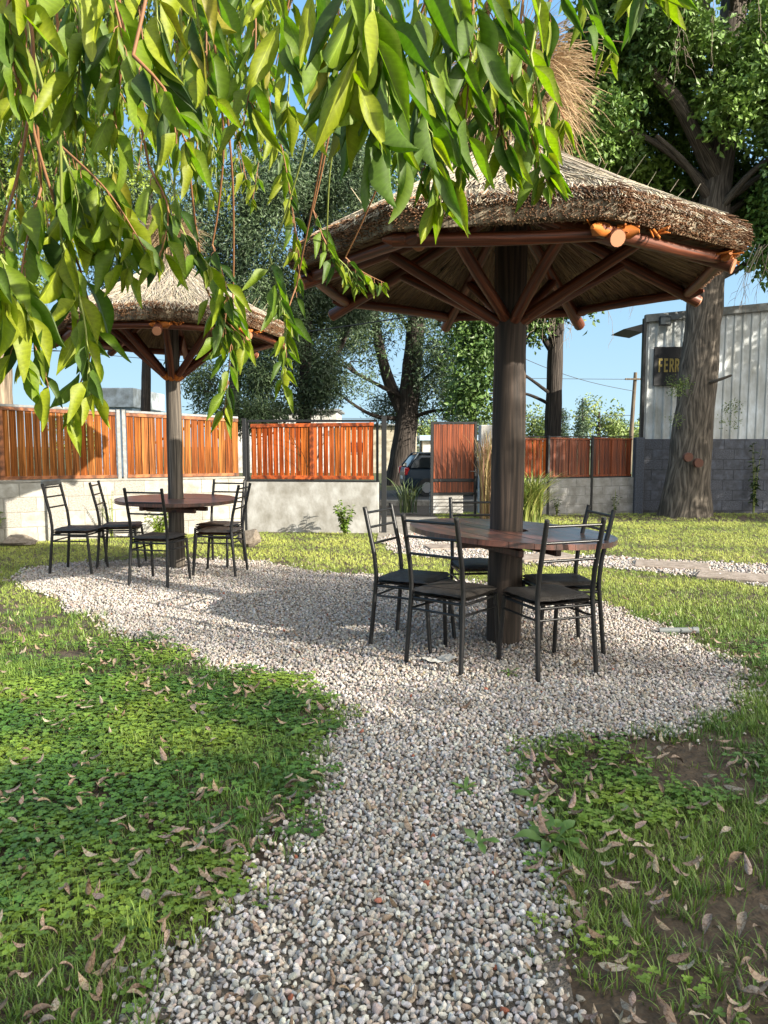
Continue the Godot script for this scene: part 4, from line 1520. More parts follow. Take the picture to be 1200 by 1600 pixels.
func warehouse() -> void:
	var o := thing("metal_clad_building", "grey corrugated metal building on a dark blue-grey block base at the right", "building")
	var zf := -14.82
	block_wall(o, Vector3(5.02, 0, zf), Vector3(13.0, 0, zf), 1.40, [M.grey_block, M.grey_block, M.grey_block_b], M.grey_joint, 0.4, 0.2, 61)
	var top := func(x: float) -> float: return 3.66 + (x - 5.0) * 0.095
	for k in 8:
		var x0 := 5.02 + k * 0.99
		var s := Shape.new()
		var x := x0
		var prof := [Vector2(x0, 0.0)]
		while x < x0 + 0.98:
			prof.append_array([Vector2(x + 0.05, 0), Vector2(x + 0.066, 0.026), Vector2(x + 0.092, 0.026), Vector2(x + 0.108, 0), Vector2(x + 0.165, 0)])
			x += 0.165
		for i in prof.size() - 1:
			var a: Vector2 = prof[i]
			var b: Vector2 = prof[i + 1]
			if b.x - a.x < 0.001:
				continue
			s.quad(Vector3(a.x, 1.39, zf + a.y + 0.03), Vector3(b.x, 1.39, zf + b.y + 0.03), Vector3(b.x, top.call(b.x), zf + b.y + 0.03), Vector3(a.x, top.call(a.x), zf + a.y + 0.03), Vector3((a.y - b.y) * 20.0, 0, 1))
		obj("cladding_sheet", s, M.cladding, o)
	# backing, end wall running away from us, roof edge
	var s := Shape.new()
	s.quad(Vector3(5.03, 0, zf - 0.07), Vector3(8.5, 0, -25), Vector3(8.5, 3.6, -25), Vector3(5.03, 3.6, zf - 0.07), Vector3(-1, 0, 0))
	s.quad(Vector3(5.06, 0, zf - 0.09), Vector3(8.53, 0, -25), Vector3(8.53, 3.6, -25), Vector3(5.06, 3.6, zf - 0.09), Vector3(1, 0, 0))
	obj("end_wall", s, M.trim_grey, o)
	s = Shape.new()
	var t: Callable = top
	s.quad(Vector3(5.0, 3.74, zf + 0.02), Vector3(13, t.call(13.0) + 0.08, zf + 0.02), Vector3(16.5, t.call(13.0) + 0.08, -25), Vector3(8.4, 3.74, -25), Vector3.UP)
	s.quad(Vector3(5.0, 3.70, zf + 0.02), Vector3(13, t.call(13.0) + 0.04, zf + 0.02), Vector3(16.5, t.call(13.0) + 0.04, -25), Vector3(8.4, 3.70, -25), Vector3.DOWN)
	obj("roof", s, M.trim_grey, o)
	s = Shape.new()
	var a0 := Vector3(5.0, top.call(5.0) + 0.03, zf + 0.08)
	var a1 := Vector3(13.0, top.call(13.0) + 0.03, zf + 0.08)
	var v := (a1 - a0).normalized()
	s.box(Transform3D(Basis(v, Vector3(0, 0, 1).cross(v), Vector3(0, 0, 1)), (a0 + a1) * 0.5), Vector3((a1 - a0).length(), 0.15, 0.1), 0.01)
	obj("gutter", s, M.trim_grey, o)
	s = Shape.new()
	s.box(box_at(Vector3(5.0, 2.55, zf + 0.06)), Vector3(0.06, 2.3, 0.1), 0.006)
	obj("corner_trim", s, M.black_steel, o)
	s = Shape.new()
	for e in [[Vector3(4.60, 3.50, -14.76), Vector3(4.98, 3.44, -14.76), Vector3(4.98, 3.60, -14.76)], [Vector3(4.60, 3.50, -15.6), Vector3(4.98, 3.44, -15.6), Vector3(4.98, 3.60, -15.6)]]:
		s.tri(e[0], e[1], e[2], Vector3(0, 0, 1 if e[0].z > -15 else -1))
	s.quad(Vector3(4.60, 3.50, -14.76), Vector3(4.98, 3.60, -14.76), Vector3(4.98, 3.60, -15.6), Vector3(4.60, 3.50, -15.6), Vector3.UP)
	s.quad(Vector3(4.60, 3.50, -14.76), Vector3(4.98, 3.44, -14.76), Vector3(4.98, 3.44, -15.6), Vector3(4.60, 3.50, -15.6), Vector3.DOWN)
	obj("eave", s, M.black_steel, o)
	# sign
	var sign_ := thing("shop_sign", "dark shop sign with large yellowish letters on the corrugated metal wall", "sign", Vector3(5.2, 2.42, zf + 0.09))
	s = Shape.new()
	s.box(box_at(Vector3(0.56, 0.37, 0)), Vector3(1.14, 0.74, 0.04), 0.006)
	obj("board", s, M.sign_black, sign_)
	var font := SystemFont.new()
	font.font_names = PackedStringArray(["Droid Sans"])
	font.font_weight = 700
	var x := 0.06
	for ch in "FERRE":
		var tm := TextMesh.new()
		tm.text = ch
		tm.font = font
		tm.font_size = 64
		tm.pixel_size = 0.0052
		tm.depth = 0.012
		tm.horizontal_alignment = HORIZONTAL_ALIGNMENT_LEFT
		tm.vertical_alignment = VERTICAL_ALIGNMENT_BOTTOM
		var l := obj("letter", tm, M.sign_yellow, sign_)
		l.position = Vector3(x, 0.17, 0.027)
		l.scale = Vector3(0.52, 1.08, 1)
		x += 0.104
	# floodlight under the gutter
	var f := thing("floodlight", "small dark floodlight under the roof edge of the metal building", "lamp", Vector3(5.32, 3.62, zf + 0.25))
	s = Shape.new()
	s.box(box_at(Vector3(0, 0, 0)), Vector3(0.22, 0.17, 0.07), 0.01)
	obj("housing", s, M.black_steel, f)
	s = Shape.new()
	s.box(box_at(Vector3(0, 0, 0.037)), Vector3(0.18, 0.13, 0.008), 0.002)
	obj("lens", s, M.trim_grey, f)
	s = Shape.new()
	s.box(box_at(Vector3(0.0, 0.02, -0.11)), Vector3(0.04, 0.05, 0.16), 0.004)
	obj("bracket", s, M.black_steel, f)


func fences() -> void:
	var a := Vector3(-8.4, 0, -8.65)
	var b := Vector3(-2.08, 0, -11.35)
	var c := Vector3(-0.06, 0, -11.15)
	var w := thing("block_wall", "low whitewashed block wall under the sunlit orange fence panels at the left", "wall")
	block_wall(w, a, b, 0.80, [M.white_block, M.white_block, M.white_block_worn], M.mortar, 0.4, 0.2, 12)
	var s := Shape.new()
	var u := (b - a).normalized()
	s.box(Transform3D(Basis(u, Vector3.UP, u.cross(Vector3.UP)), (a + b) * 0.5 + Vector3.UP * 0.816), Vector3((b - a).length(), 0.03, 0.15), 0.004)
	obj("coping", s, M.mortar, w)
	s = Shape.new()
	s.box(Transform3D(Basis(u, Vector3.UP, u.cross(Vector3.UP)), a.lerp(b, 0.615) + Vector3.UP * 0.31 + Vector3(0.05, 0, 0.085)), Vector3(0.22, 0.98, 0.06), 0.008)
	obj("pilaster", s, M.white_block_worn, w)
	w = thing("plastered_wall", "low grey plastered wall under the red-orange fence panel beside the gateway", "wall")
	u = (c - b).normalized()
	s = Shape.new()
	s.box(Transform3D(Basis(u, Vector3.UP, u.cross(Vector3.UP)), (b + c) * 0.5 + Vector3.UP * 0.23), Vector3((c - b).length() - 0.02, 1.06, 0.14), 0.012)
	obj("wall_body", s, M.plaster, w)
	s = Shape.new()
	s.box(Transform3D(Basis(u, Vector3.UP, u.cross(Vector3.UP)), (b + c) * 0.5 + Vector3.UP * 0.768), Vector3((c - b).length() - 0.02, 0.014, 0.16), 0.003)
	obj("coping", s, M.black_steel, w)
	# panels of the long run: [from, to along a-b]
	var orange := [M.slat_0, M.slat_1, M.slat_2, M.slat_3, M.slat_4, M.slat_0, M.slat_1]
	var red := [M.red_slat_0, M.red_slat_1, M.red_slat_2, M.red_slat_3, M.red_slat_4]
	var deep := [M.shaded_slat_0, M.shaded_slat_1, M.shaded_slat_2, M.shaded_slat_3, M.shaded_slat_4]
	var spans := [[0.02, 0.30], [0.315, 0.735], [0.755, 0.985]]
	var names := ["slatted orange wood fence panel farthest along at the left edge", "slatted orange wood fence panel at the left behind hanging leaves, partly in shade", "slatted orange wood fence panel behind the far shelter's slim post"]
	for k in 3:
		var p := thing("slatted_fence", names[k], "fence panel", Vector3.ZERO, 0.0, "slatted fence panels")
		var p0: Vector3 = a.lerp(b, spans[k][0])
		var p1: Vector3 = a.lerp(b, spans[k][1])
		p0.y = 0.84
		p1.y = 0.84
		var t0 := lerpf(1.96, 1.68, spans[k][0])
		var t1 := lerpf(1.96, 1.68, spans[k][1])
		slat_panel(p, p0, p1, t0, t1, 0.094, 0.0905, orange, M.rail_wood, k == 1, 0.035, 100 + k)
		var st := Shape.new()
		var q0 := Vector3(p0.x, t0 + 0.02, p0.z)
		var q1 := Vector3(p1.x, t1 + 0.02, p1.z)
		var v := (q1 - q0).normalized()
		var zz := v.cross(Vector3.UP).normalized()
		st.box(Transform3D(Basis(v, zz.cross(v), zz), (q0 + q1) * 0.5), Vector3((q1 - q0).length(), 0.034, 0.05), 0.004)
		obj("top_rail", st, M.zinc_steel if k > 0 else M.black_steel, p)
	var turn := atan2(u.x, u.z)
	var zinc := "pair of galvanized posts joining two orange fence panels"
	var along := atan2(-(b - a).z, (b - a).x)
	for k in 2:
		var at := a.lerp(b, 0.7405 + 0.0105 * k) + Vector3(0, 0, 0.012)
		steel_post(["galvanized steel fence post, left of the pair between the orange panels", "galvanized steel fence post, right of the pair between the orange panels"][k], at, 1.79, 0.05, M.zinc_steel, along, "fence posts")
	steel_post("dark steel fence post where the orange fence meets the red-orange panel", b + Vector3(0.0, 0, 0.05), 1.69, 0.06, M.black_steel, 0.0, "fence posts")
	steel_post("tall black steel post of the gateway, at the end of the grey wall", Vector3(0.0, 0, -11.1), 1.72, 0.075, M.black_steel, 0.0, "fence posts")
	var p3 := thing("slatted_fence", "bright red-orange slatted fence panel in a dark steel frame beside the gateway", "fence panel", Vector3.ZERO, 0.0, "slatted fence panels")
	var q0 := b.lerp(c, 0.045)
	var q1 := b.lerp(c, 0.955)
	q0.y = 0.79
	q1.y = 0.79
	slat_panel(p3, q0, q1, 1.61, 1.63, 0.083, 0.073, red, M.red_rail, true, 0.10, 140, 0.055)
	u = (q1 - q0).normalized()
	var basis := Basis(u, Vector3.UP, u.cross(Vector3.UP))
	for e in [[0.5, 1.655, true], [0.02, 1.2, false], [0.98, 1.2, false]]:
		s = Shape.new()
		var at := b.lerp(c, e[0])
		s.box(Transform3D(basis, Vector3(at.x, e[1], at.z) - basis.z * 0.02), Vector3((c - b).length() * 0.96 if e[2] else 0.035, 0.035 if e[2] else 0.87, 0.045), 0.003)
		obj("steel_frame", s, M.black_steel, p3)
	# gate
	var g := thing("garden_gate", "open steel framed gate leaf with upright boards coloured dark red-brown for shade and a lever handle", "gate", Vector3(0.83, 0, -13.42), 0.06)
	for e in [["frame_stile", Vector3(0.02, 0.80, 0), Vector3(0.05, 1.80, 0.05)], ["frame_stile", Vector3(0.80, 0.80, 0), Vector3(0.045, 1.80, 0.05)], ["frame_rail", Vector3(0.41, 1.68, 0), Vector3(0.735, 0.04, 0.045)], ["frame_rail", Vector3(0.41, 0.665, 0), Vector3(0.735, 0.05, 0.045)], ["frame_rail", Vector3(0.41, 0.42, 0), Vector3(0.735, 0.045, 0.045)]]:
		s = Shape.new()
		s.box(box_at(e[1]), e[2], 0.004)
		obj(e[0], s, M.black_steel, g)
	rng.seed = 31
	s = Shape.new()
	s.box(Transform3D(), Vector3(0.0795, 0.965, 0.02), 0.003)
	var board := s.mesh()
	for k in 9:
		var o := obj("board", board, deep[rng.randi() % 5], g)  # gate boards take the red darkened for shade
		o.position = Vector3(0.0885 + k * 0.081, 1.174, r(-0.002, 0.002))
	s = Shape.new()
	s.box(box_at(Vector3(0.41, 0.54, 0)), Vector3(0.73, 0.19, 0.02), 0.003)
	obj("lower_board", s, M.shaded_slat_0, g)
	s = Shape.new()
	s.box(box_at(Vector3(0.80, 0.80, 0.03)), Vector3(0.03, 0.13, 0.008), 0.002)
	s.tube([Vector3(0.80, 0.82, 0.03), Vector3(0.80, 0.82, 0.065), Vector3(0.70, 0.825, 0.068)], [0.009, 0.009, 0.008], 8, true)
	obj("handle", s, M.zinc_steel, g)
	# pale walls behind the gate; gaps in the low one stand for slat shadows
	w = thing("pale_wall", "low pale wall seen under the gate leaf, slat shadow stripes built in", "wall", Vector3(1.17, 0, -14.15))
	for k in 7:
		s = Shape.new()
		s.box(box_at(Vector3(0, 0.035 + k * 0.066, r(0, 0.006))), Vector3(0.62, 0.060, 0.12), 0.012)
		obj("slab", s, M.house_white, w)
	s = Shape.new()
	s.box(box_at(Vector3(0, 0.2, -0.03)), Vector3(0.6, 0.56, 0.08), 0.004)
	obj("mortar_core", s, M.mortar, w)  # backing that shows through the gaps as the shadow stripes
	s = Shape.new()
	s.box(box_at(Vector3(0, 0.75, 0)), Vector3(0.42, 1.82, 0.35), 0.015)
	w = tag(obj("masonry_pillar", s, M.house_white), "pale plastered pillar right of the gate leaf, behind the reeds", "pillar")
	w.position = Vector3(2.02, 0, -14.4)
	# low wall and red panels of the right run
	var d := Vector3(2.3, 0, -13.75)
	var e := Vector3(4.86, 0, -14.78)
	w = thing("block_wall", "low grey block wall under the dark red fence panels at the right, in shade", "wall")
	block_wall(w, d, e, 0.66, [M.pale_block], M.pale_joint, 0.4, 0.165, 13)
	var labels := ["first slatted panel of the right fence, coloured the sunlit red, beside the near shelter's post", "slatted panel in the middle of the right fence, its red darkened for shade", "slatted panel of the right fence next to the corner pier, its red darkened for shade"]
	for k in 3:
		var p := thing("slatted_fence", labels[k], "fence panel", Vector3.ZERO, 0.0, "slatted fence panels")
		var p0 := d.lerp(e, [0.0, 0.30, 0.655][k])
		var p1 := d.lerp(e, [0.275, 0.63, 0.985][k])
		p0.y = 0.685
		p1.y = 0.685
		slat_panel(p, p0, p1, 1.43, 1.41, 0.069, 0.063, red if k == 0 else deep, M.shaded_slat_1, k > 0, 0.06, 160 + k, 0.035)  # first panel wears the sunlit red, the others the shade-darkened one
		s = Shape.new()
		var v := (p1 - p0).normalized()
		for y: float in [0.673, 1.44]:
			s.box(Transform3D(Basis(v, Vector3.UP, v.cross(Vector3.UP)), Vector3((p0.x + p1.x) * 0.5, y, (p0.z + p1.z) * 0.5)), Vector3((p1 - p0).length(), 0.022, 0.05), 0.003)
		obj("steel_frame", s, M.black_steel, p)
	for k in 2:
		steel_post(["dark steel post between the first and middle panels of the right fence", "dark steel post between the middle and last panels of the right fence"][k], d.lerp(e, [0.2875, 0.642][k]) + Vector3(0, 0, 0.07), 1.46, 0.045, M.black_steel, 0.38, "fence posts")
	s = Shape.new()
	s.box(box_at(Vector3(0, 0.62, 0)), Vector3(0.17, 1.62, 0.2), 0.008)
	var pier := tag(obj("masonry_pier", s, M.grey_block_b), "grey rendered pier where the right fence meets the building", "pillar")
	pier.position = Vector3(4.95, 0, -14.72)


# ---------------------------------------------------------------- the scene
func _ready() -> void:
	var cam := Camera3D.new()
	cam.name = "camera"
	add_child(cam)
	cam.position = Vector3(0, 1.35, 0)
	cam.rotation_degrees = Vector3(-5.33, 0, 0)
	cam.fov = 68.28
	cam.near = 0.05
	cam.far = 600.0
	cam.current = true
	var sky_mat := ProceduralSkyMaterial.new()
	sky_mat.sky_top_color = Color(0.33, 0.48, 0.615)
	sky_mat.sky_horizon_color = Color(0.51, 0.60, 0.635)
	sky_mat.sky_curve = 0.14
	sky_mat.ground_bottom_color = Color(0.25, 0.22, 0.17)
	sky_mat.ground_horizon_color = Color(0.5, 0.53, 0.5)
	sky_mat.sun_angle_max = 100.0
	sky_mat.sun_curve = 0.9
	sky_mat.energy_multiplier = 1.0
	var sky := Sky.new()
	sky.sky_material = sky_mat
	var env := Environment.new()
	env.background_mode = Environment.BG_SKY
	env.sky = sky
	env.background_energy_multiplier = 1.0
	env.tonemap_mode = Environment.TONE_MAPPER_LINEAR
	env.tonemap_exposure = 3.0
	env.sdfgi_enabled = true
	env.ssao_enabled = true
	env.ssil_enabled = true
	var we := WorldEnvironment.new()
	we.name = "sky"
	we.environment = env
	add_child(we)
	var sun := DirectionalLight3D.new()
	sun.name = "sun"
	add_child(sun)
	sun.look_at_from_position(Vector3.ZERO, -SUN_TO, Vector3.UP)
	sun.light_energy = 1.3
	sun.light_color = Color(1.0, 0.965, 0.90)
	sun.light_angular_distance = 0.5
	sun.shadow_enabled = true

	patch.seed = 4
	patch.frequency = 0.03
	patch.fractal_octaves = 2
	fine.seed = 12
	fine.frequency = 0.03
	fine.fractal_octaves = 3
	make_materials()
	leafy("weed_0", Color(0.085, 0.17, 0.03), Color(0.5, 0.5, 0.4), 0.5, false)
	leafy("weed_1", Color(0.07, 0.14, 0.03), Color(0.5, 0.5, 0.4), 0.5, false)
	leafy("weed_2", Color(0.12, 0.20, 0.03), Color(0.5, 0.5, 0.4), 0.5, false)
	rng.seed = 1
	build_ground()
	warehouse()
	fences()
	far_house("long low beige house across the street, left of the car", Vector3(-0.2, -0.5, -46.0), Vector3(4.2, 2.75, 4.0), M.house_beige, M.trim_grey, 0.12, [Vector3(1.45, 1.5, 0.5), Vector3(-1.4, 1.5, 0.8)])
	far_house("white store with a red front and blue roof across the street, above the car", Vector3(3.9, -0.5, -47.0), Vector3(3.2, 1.9, 3.0), M.house_white, M.roof_blue, 0.32, [Vector3(-0.9, 0.9, 0.7)])
	var red := Shape.new()
	red.box(box_at(Vector3(0.35, 1.15, 1.53)), Vector3(1.9, 0.85, 0.06), 0.01)
	obj("red_front", red, M.store_red, get_node("house2") if has_node("house2") else self)
	far_house("pale blue-white industrial building far beyond the left fence", Vector3(-14.0, -0.5, -42.0), Vector3(1.9, 3.6, 5.0), M.roof_blue, M.house_blue, 1.0, [])
	far_house("white house wall showing between the trunks beyond the left fence", Vector3(-6.0, -0.5, -47.0), Vector3(6.5, 3.6, 5.0), M.house_white, M.trim_grey, 0.15, [Vector3(1.0, 2.4, 0.9)])

	# shelters, tables and chairs
	var near := Vector3(0.81, 0, -5.01)
	var far := Vector3(-2.2, 0, -7.99)
	shelter("large near thatched shelter on a thick dark post, over the near round table", near, 1.31, 2.36, 0.35, -1.36, 0.110, 2.14, Vector2(3.36, 0.46), 5, 1.0, Vector3(0.012, 0, 0), false)
	shelter("smaller far thatched shelter on a slim weathered post, in front of the orange fence", far, 1.10, 2.40, 0.36, -1.43, 0.080, 2.02, Vector2(3.30, 0.28), 17, 0.75, Vector3(-0.02, 0, 0), true)
	table("near round dark red-brown plank table around the thick post", near, 0.68, 0.113, Vector3(0.0, 0, -0.055), 0.5, 0.765)
	table("far round red-brown plank table around the slim post by the fence", far, 0.63, 0.085, Vector3(0.012, 0, -0.01), 1.3, 0.75)
	var first := chair()
	var ring := "black metal chairs at the near table"
	place_chair(first, false, Vector3(0.19, 0, -4.97), Vector2(0.80, 0.42), "black ladder-back chair at the left side of the near table, facing the post", ring)
	place_chair(first, true, Vector3(0.42, 0, -4.53), Vector2(0.62, -0.78), "black ladder-back chair at the near table with the white paper scrap under it", ring)
	place_chair(first, true, Vector3(0.97, 0, -4.40), Vector2(-0.36, -0.93), "black ladder-back chair nearest the camera at the right front of the near table", ring)
	place_chair(first, true, Vector3(1.15, 0, -4.84), Vector2(-0.93, 0.14), "black ladder-back chair at the right of the near table, facing the thick post", ring)
	place_chair(first, true, Vector3(0.72, 0, -5.52), Vector2(0.1, 0.99), "black ladder-back chair behind the near table, mostly hidden by the thick post", ring)
	ring = "black metal chairs at the far table"
	var f := place_chair(first, true, Vector3(-3.17, 0, -7.76), Vector2(0.99, 0.05), "black chair at the far table with a grey bar on top of its back", ring)
	var cap := Shape.new()
	cap.box(box_at(Vector3(0, 0.93, -0.262)), Vector3(0.37, 0.06, 0.035), 0.016)
	obj("grey_top_bar", cap, M.trim_grey, f)
	place_chair(first, true, Vector3(-2.85, 0, -8.12), Vector2(0.75, -0.10), "black chair at the far table between the grey-barred chair and the slim post", ring)
	place_chair(first, true, Vector3(-2.14, 0, -7.12), Vector2(0.22, -0.97), "black chair in front of the far table, its back towards the camera", ring)
	place_chair(first, true, Vector3(-1.66, 0, -7.62), Vector2(-0.96, -0.12), "black chair at the right of the far table, facing the slim post", ring)
	place_chair(first, true, Vector3(-1.80, 0, -8.20), Vector2(-0.25, 0.92), "black chair behind the far table at the right, facing the camera", ring)

	lay_gravel()
	grow_grass()
	plants_and_trees()
	gum_tree()
	car()
	scatter_leaves()
	small_things()


func plants_and_trees() -> void:
	rng.seed = 300
	var broad := leaf_clump(30, 0.30, 0.115, 0.07, 0.35)
	var feather := leaf_clump(44, 0.62, 0.20, 0.05, 0.5)
	var bright := leaf_clump(30, 0.42, 0.15, 0.085, 0.3)
	var small := leaf_clump(34, 0.30, 0.075, 0.032, 0.6)
	var distant := leaf_clump(34, 0.9, 0.34, 0.2, 0.2)
	# big tree at the right
	var t := tree("large_tree", "large old tree with a thick bare trunk in front of the metal building", Vector3(5.45, 0, -13.7), Vector3(6.25, 10.5, -14.1), 0.375, 0.19, 0.36, M.bark,
		[[[Vector3(5.95, 5.9, -13.9), Vector3(5.35, 6.55, -13.5), Vector3(4.9, 7.0, -13.2), Vector3(4.2, 7.5, -12.9)], 0.17, 0.09], [[Vector3(5.88, 5.5, -13.9), Vector3(5.2, 6.1, -13.5), Vector3(4.6, 6.5, -13.3)], 0.085, 0.035], [[Vector3(6.1, 7.6, -14.0), Vector3(5.6, 8.6, -13.8), Vector3(5.2, 9.6, -13.6)], 0.14, 0.07], [[Vector3(5.6, 2.35, -13.7), Vector3(5.85, 2.42, -13.4), Vector3(6.05, 2.5, -13.3)], 0.045, 0.02]],
		[[Vector3(4.3, 8.7, -13.2), Vector3(1.5, 1.5, 1.5), 520], [Vector3(6.4, 8.6, -14.9), Vector3(2.5, 1.9, 1.3), 800], [Vector3(7.7, 7.1, -13.2), Vector3(1.25, 1.8, 1.4), 520], [Vector3(3.5, 7.0, -13.9), Vector3(1.0, 1.35, 1.2), 380], [Vector3(5.0, 6.3, -15.0), Vector3(1.5, 1.3, 0.9), 400], [Vector3(7.2, 5.1, -13.6), Vector3(0.85, 1.05, 0.9), 190], [Vector3(5.6, 10.8, -13.6), Vector3(3.4, 1.5, 2.0), 600], [Vector3(6.8, 6.3, -14.6), Vector3(0.9, 1.2, 0.7), 220], [Vector3(6.3, 7.6, -12.9), Vector3(1.3, 1.5, 0.6), 260], [Vector3(5.4, 9.6, -12.6), Vector3(1.5, 1.0, 0.8), 260], [Vector3(7.0, 6.2, -12.9), Vector3(0.8, 1.0, 0.6), 120]],
		broad, Vector2(0.75, 1.2), Color(0.065, 0.135, 0.026), Color(0.17, 0.28, 0.045), -0.10, 11)
	rng.seed = 91
	for q in [Vector3(3.6, 5.0, -12.6), Vector3(3.1, 4.3, -12.8), Vector3(4.1, 4.6, -12.9), Vector3(2.7, 4.5, -12.6), Vector3(4.6, 8.6, -12.2), Vector3(3.9, 8.9, -12.0), Vector3(5.9, 8.8, -12.4), Vector3(6.3, 4.6, -12.9), Vector3(6.9, 4.2, -12.9), Vector3(6.6, 4.9, -12.8)]:
		bare_twigs(t, q, r(1.0, 1.9), 0.55, 6, 0.0065)
	for k in 2:
		var cut := Shape.new()
		var p: Vector3 = [Vector3(5.32, 1.08, -13.2), Vector3(5.50, 0.98, -13.2)][k]
		cut.tube([p + Vector3(0, 0, -0.08), p + Vector3(0, 0, -0.005 + 0.01 * k)], [0.085, 0.078], 16, true, 0.06, rng)
		obj("pruned_scar", cut, M.cut_scar, t)
	var sh := crown_places([[Vector3(5.03, 2.26, -13.15), Vector3(0.24, 0.20, 0.2), 14], [Vector3(6.05, 1.75, -13.3), Vector3(0.22, 0.30, 0.2), 9], [Vector3(5.05, 1.75, -13.2), Vector3(0.1, 0.1, 0.1), 3]], 0.4, 0.65, Color(0.07, 0.12, 0.025), Color(0.14, 0.19, 0.03), -0.5)
	many("trunk_shoots", small, M.crown_leaf, sh[0], sh[1], t)
	# grey-green trees across the street
	var c0 := Color(0.032, 0.060, 0.028)
	var c1 := Color(0.09, 0.14, 0.055)
	tree("street_tree", "dark forked tree with feathery grey-green foliage behind the gateway and car", Vector3(0.62, -0.5, -32), Vector3(1.6, 10.5, -32), 0.52, 0.24, 0.45, M.dark_bark, [[[Vector3(0.75, 2.6, -32), Vector3(0.1, 4.2, -32), Vector3(-0.3, 6.0, -32), Vector3(-0.6, 8.5, -31.5)], 0.26, 0.12], [[Vector3(0.55, 2.3, -32), Vector3(-0.6, 2.5, -31.8), Vector3(-2.0, 3.4, -31.6)], 0.1, 0.04]],
		[[Vector3(-2.0, 4.6, -31), Vector3(2.0, 1.7, 1.6), 150], [Vector3(2.6, 4.6, -31), Vector3(1.6, 2.0, 1.5), 150], [Vector3(-0.3, 7.2, -32.5), Vector3(2.8, 1.9, 1.6), 300], [Vector3(0.3, 11.0, -31), Vector3(4.4, 2.8, 2.2), 620], [Vector3(0.6, 3.0, -32.8), Vector3(1.6, 0.8, 0.8), 60], [Vector3(3.3, 2.6, -31.5), Vector3(0.9, 1.0, 0.8), 50]], feather, Vector2(0.8, 1.3), c0, c1, -0.05, 21, "trees across the street", Vector3(0.1, 0, 0))
	tree("street_tree", "grey-green tree just right of the far shelter's roof, beyond the orange fence", Vector3(-2.9, -0.5, -27), Vector3(-2.6, 9.5, -27), 0.27, 0.15, 0.3, M.dark_bark, [[[Vector3(-2.85, 3.0, -27), Vector3(-1.6, 4.5, -27), Vector3(-0.9, 6.5, -27)], 0.13, 0.06]],
		[[Vector3(-3.4, 3.7, -26.5), Vector3(2.0, 1.5, 1.4), 260], [Vector3(-2.4, 6.4, -27), Vector3(2.3, 1.7, 1.6), 330], [Vector3(-2.6, 9.6, -26.5), Vector3(2.9, 2.2, 1.9), 480]], feather, Vector2(0.7, 1.15), c0, c1, -0.04, 22, "trees across the street")
	tree("street_tree", "grey-green tree behind the far shelter's post, beyond the orange fence", Vector3(-5.2, -0.5, -25), Vector3(-4.4, 9.0, -25), 0.22, 0.13, 0.3, M.dark_bark, [[[Vector3(-5.2, 1.0, -25), Vector3(-5.7, 1.95, -24.8), Vector3(-6.5, 1.75, -24.6), Vector3(-7.6, 1.2, -24.5)], 0.08, 0.03]],
		[[Vector3(-4.9, 2.9, -25), Vector3(1.9, 1.2, 1.3), 220], [Vector3(-4.4, 5.2, -24.5), Vector3(2.1, 1.7, 1.5), 200], [Vector3(-4.3, 8.3, -24.5), Vector3(2.6, 2.0, 1.8), 400]], feather, Vector2(0.65, 1.1), c0, c1, -0.04, 23, "trees across the street")
	tree("street_tree", "slender grey-green tree at the left beyond the fence, hung about with gum leaves", Vector3(-8.6, -0.5, -27), Vector3(-8.1, 10.0, -27), 0.2, 0.1, 0.3, M.dark_bark, [],
		[[Vector3(-8.2, 6.2, -27), Vector3(1.9, 1.6, 1.4), 110], [Vector3(-8.0, 9.6, -27), Vector3(2.8, 2.2, 1.9), 200], [Vector3(-11.5, 9.0, -27.5), Vector3(2.3, 2.2, 1.6), 130]], feather, Vector2(0.7, 1.2), c0, c1, -0.03, 24, "trees across the street")
	tree("leafy_tree", "bright green tree with a straight bare trunk behind the right fence", Vector3(4.85, -0.5, -22), Vector3(5.0, 11.0, -22), 0.25, 0.16, 0.2, M.dark_bark, [[[Vector3(4.9, 3.8, -22), Vector3(3.9, 5.0, -21.6), Vector3(2.8, 5.4, -21.2)], 0.1, 0.05]],
		[[Vector3(2.45, 4.0, -21), Vector3(0.95, 1.5, 1.0), 150], [Vector3(2.3, 2.6, -21.2), Vector3(0.6, 0.8, 0.7), 36], [Vector3(4.7, 4.9, -21.6), Vector3(1.0, 0.9, 1.0), 100], [Vector3(3.6, 6.4, -21.4), Vector3(2.0, 1.5, 1.5), 230], [Vector3(5.0, 9.0, -21.8), Vector3(2.8, 2.2, 2.0), 330], [Vector3(2.0, 8.8, -22.0), Vector3(2.2, 2.2, 1.6), 260]], bright, Vector2(0.75, 1.25), Color(0.05, 0.105, 0.022), Color(0.12, 0.20, 0.04), -0.08, 25)
	tree("leafy_tree", "yellow-green tree with a thick tan trunk at the left edge behind the fence", Vector3(-6.42, 0, -12.4), Vector3(-6.1, 8.5, -12.2), 0.32, 0.2, 0.3, M.tan_bark, [[[Vector3(-6.3, 3.6, -12.3), Vector3(-5.6, 4.6, -12), Vector3(-4.6, 5.4, -11.8)], 0.1, 0.04]],
		[[Vector3(-6.0, 5.3, -12.0), Vector3(1.5, 1.5, 1.2), 330], [Vector3(-4.7, 6.2, -12.0), Vector3(1.3, 1.2, 1.1), 240], [Vector3(-5.6, 8.2, -12), Vector3(2.2, 1.5, 1.6), 330], [Vector3(-6.0, 3.6, -11.9), Vector3(0.9, 0.7, 0.8), 90]], small, Vector2(0.8, 1.3), Color(0.08, 0.135, 0.02), Color(0.19, 0.25, 0.03), -0.10, 26)
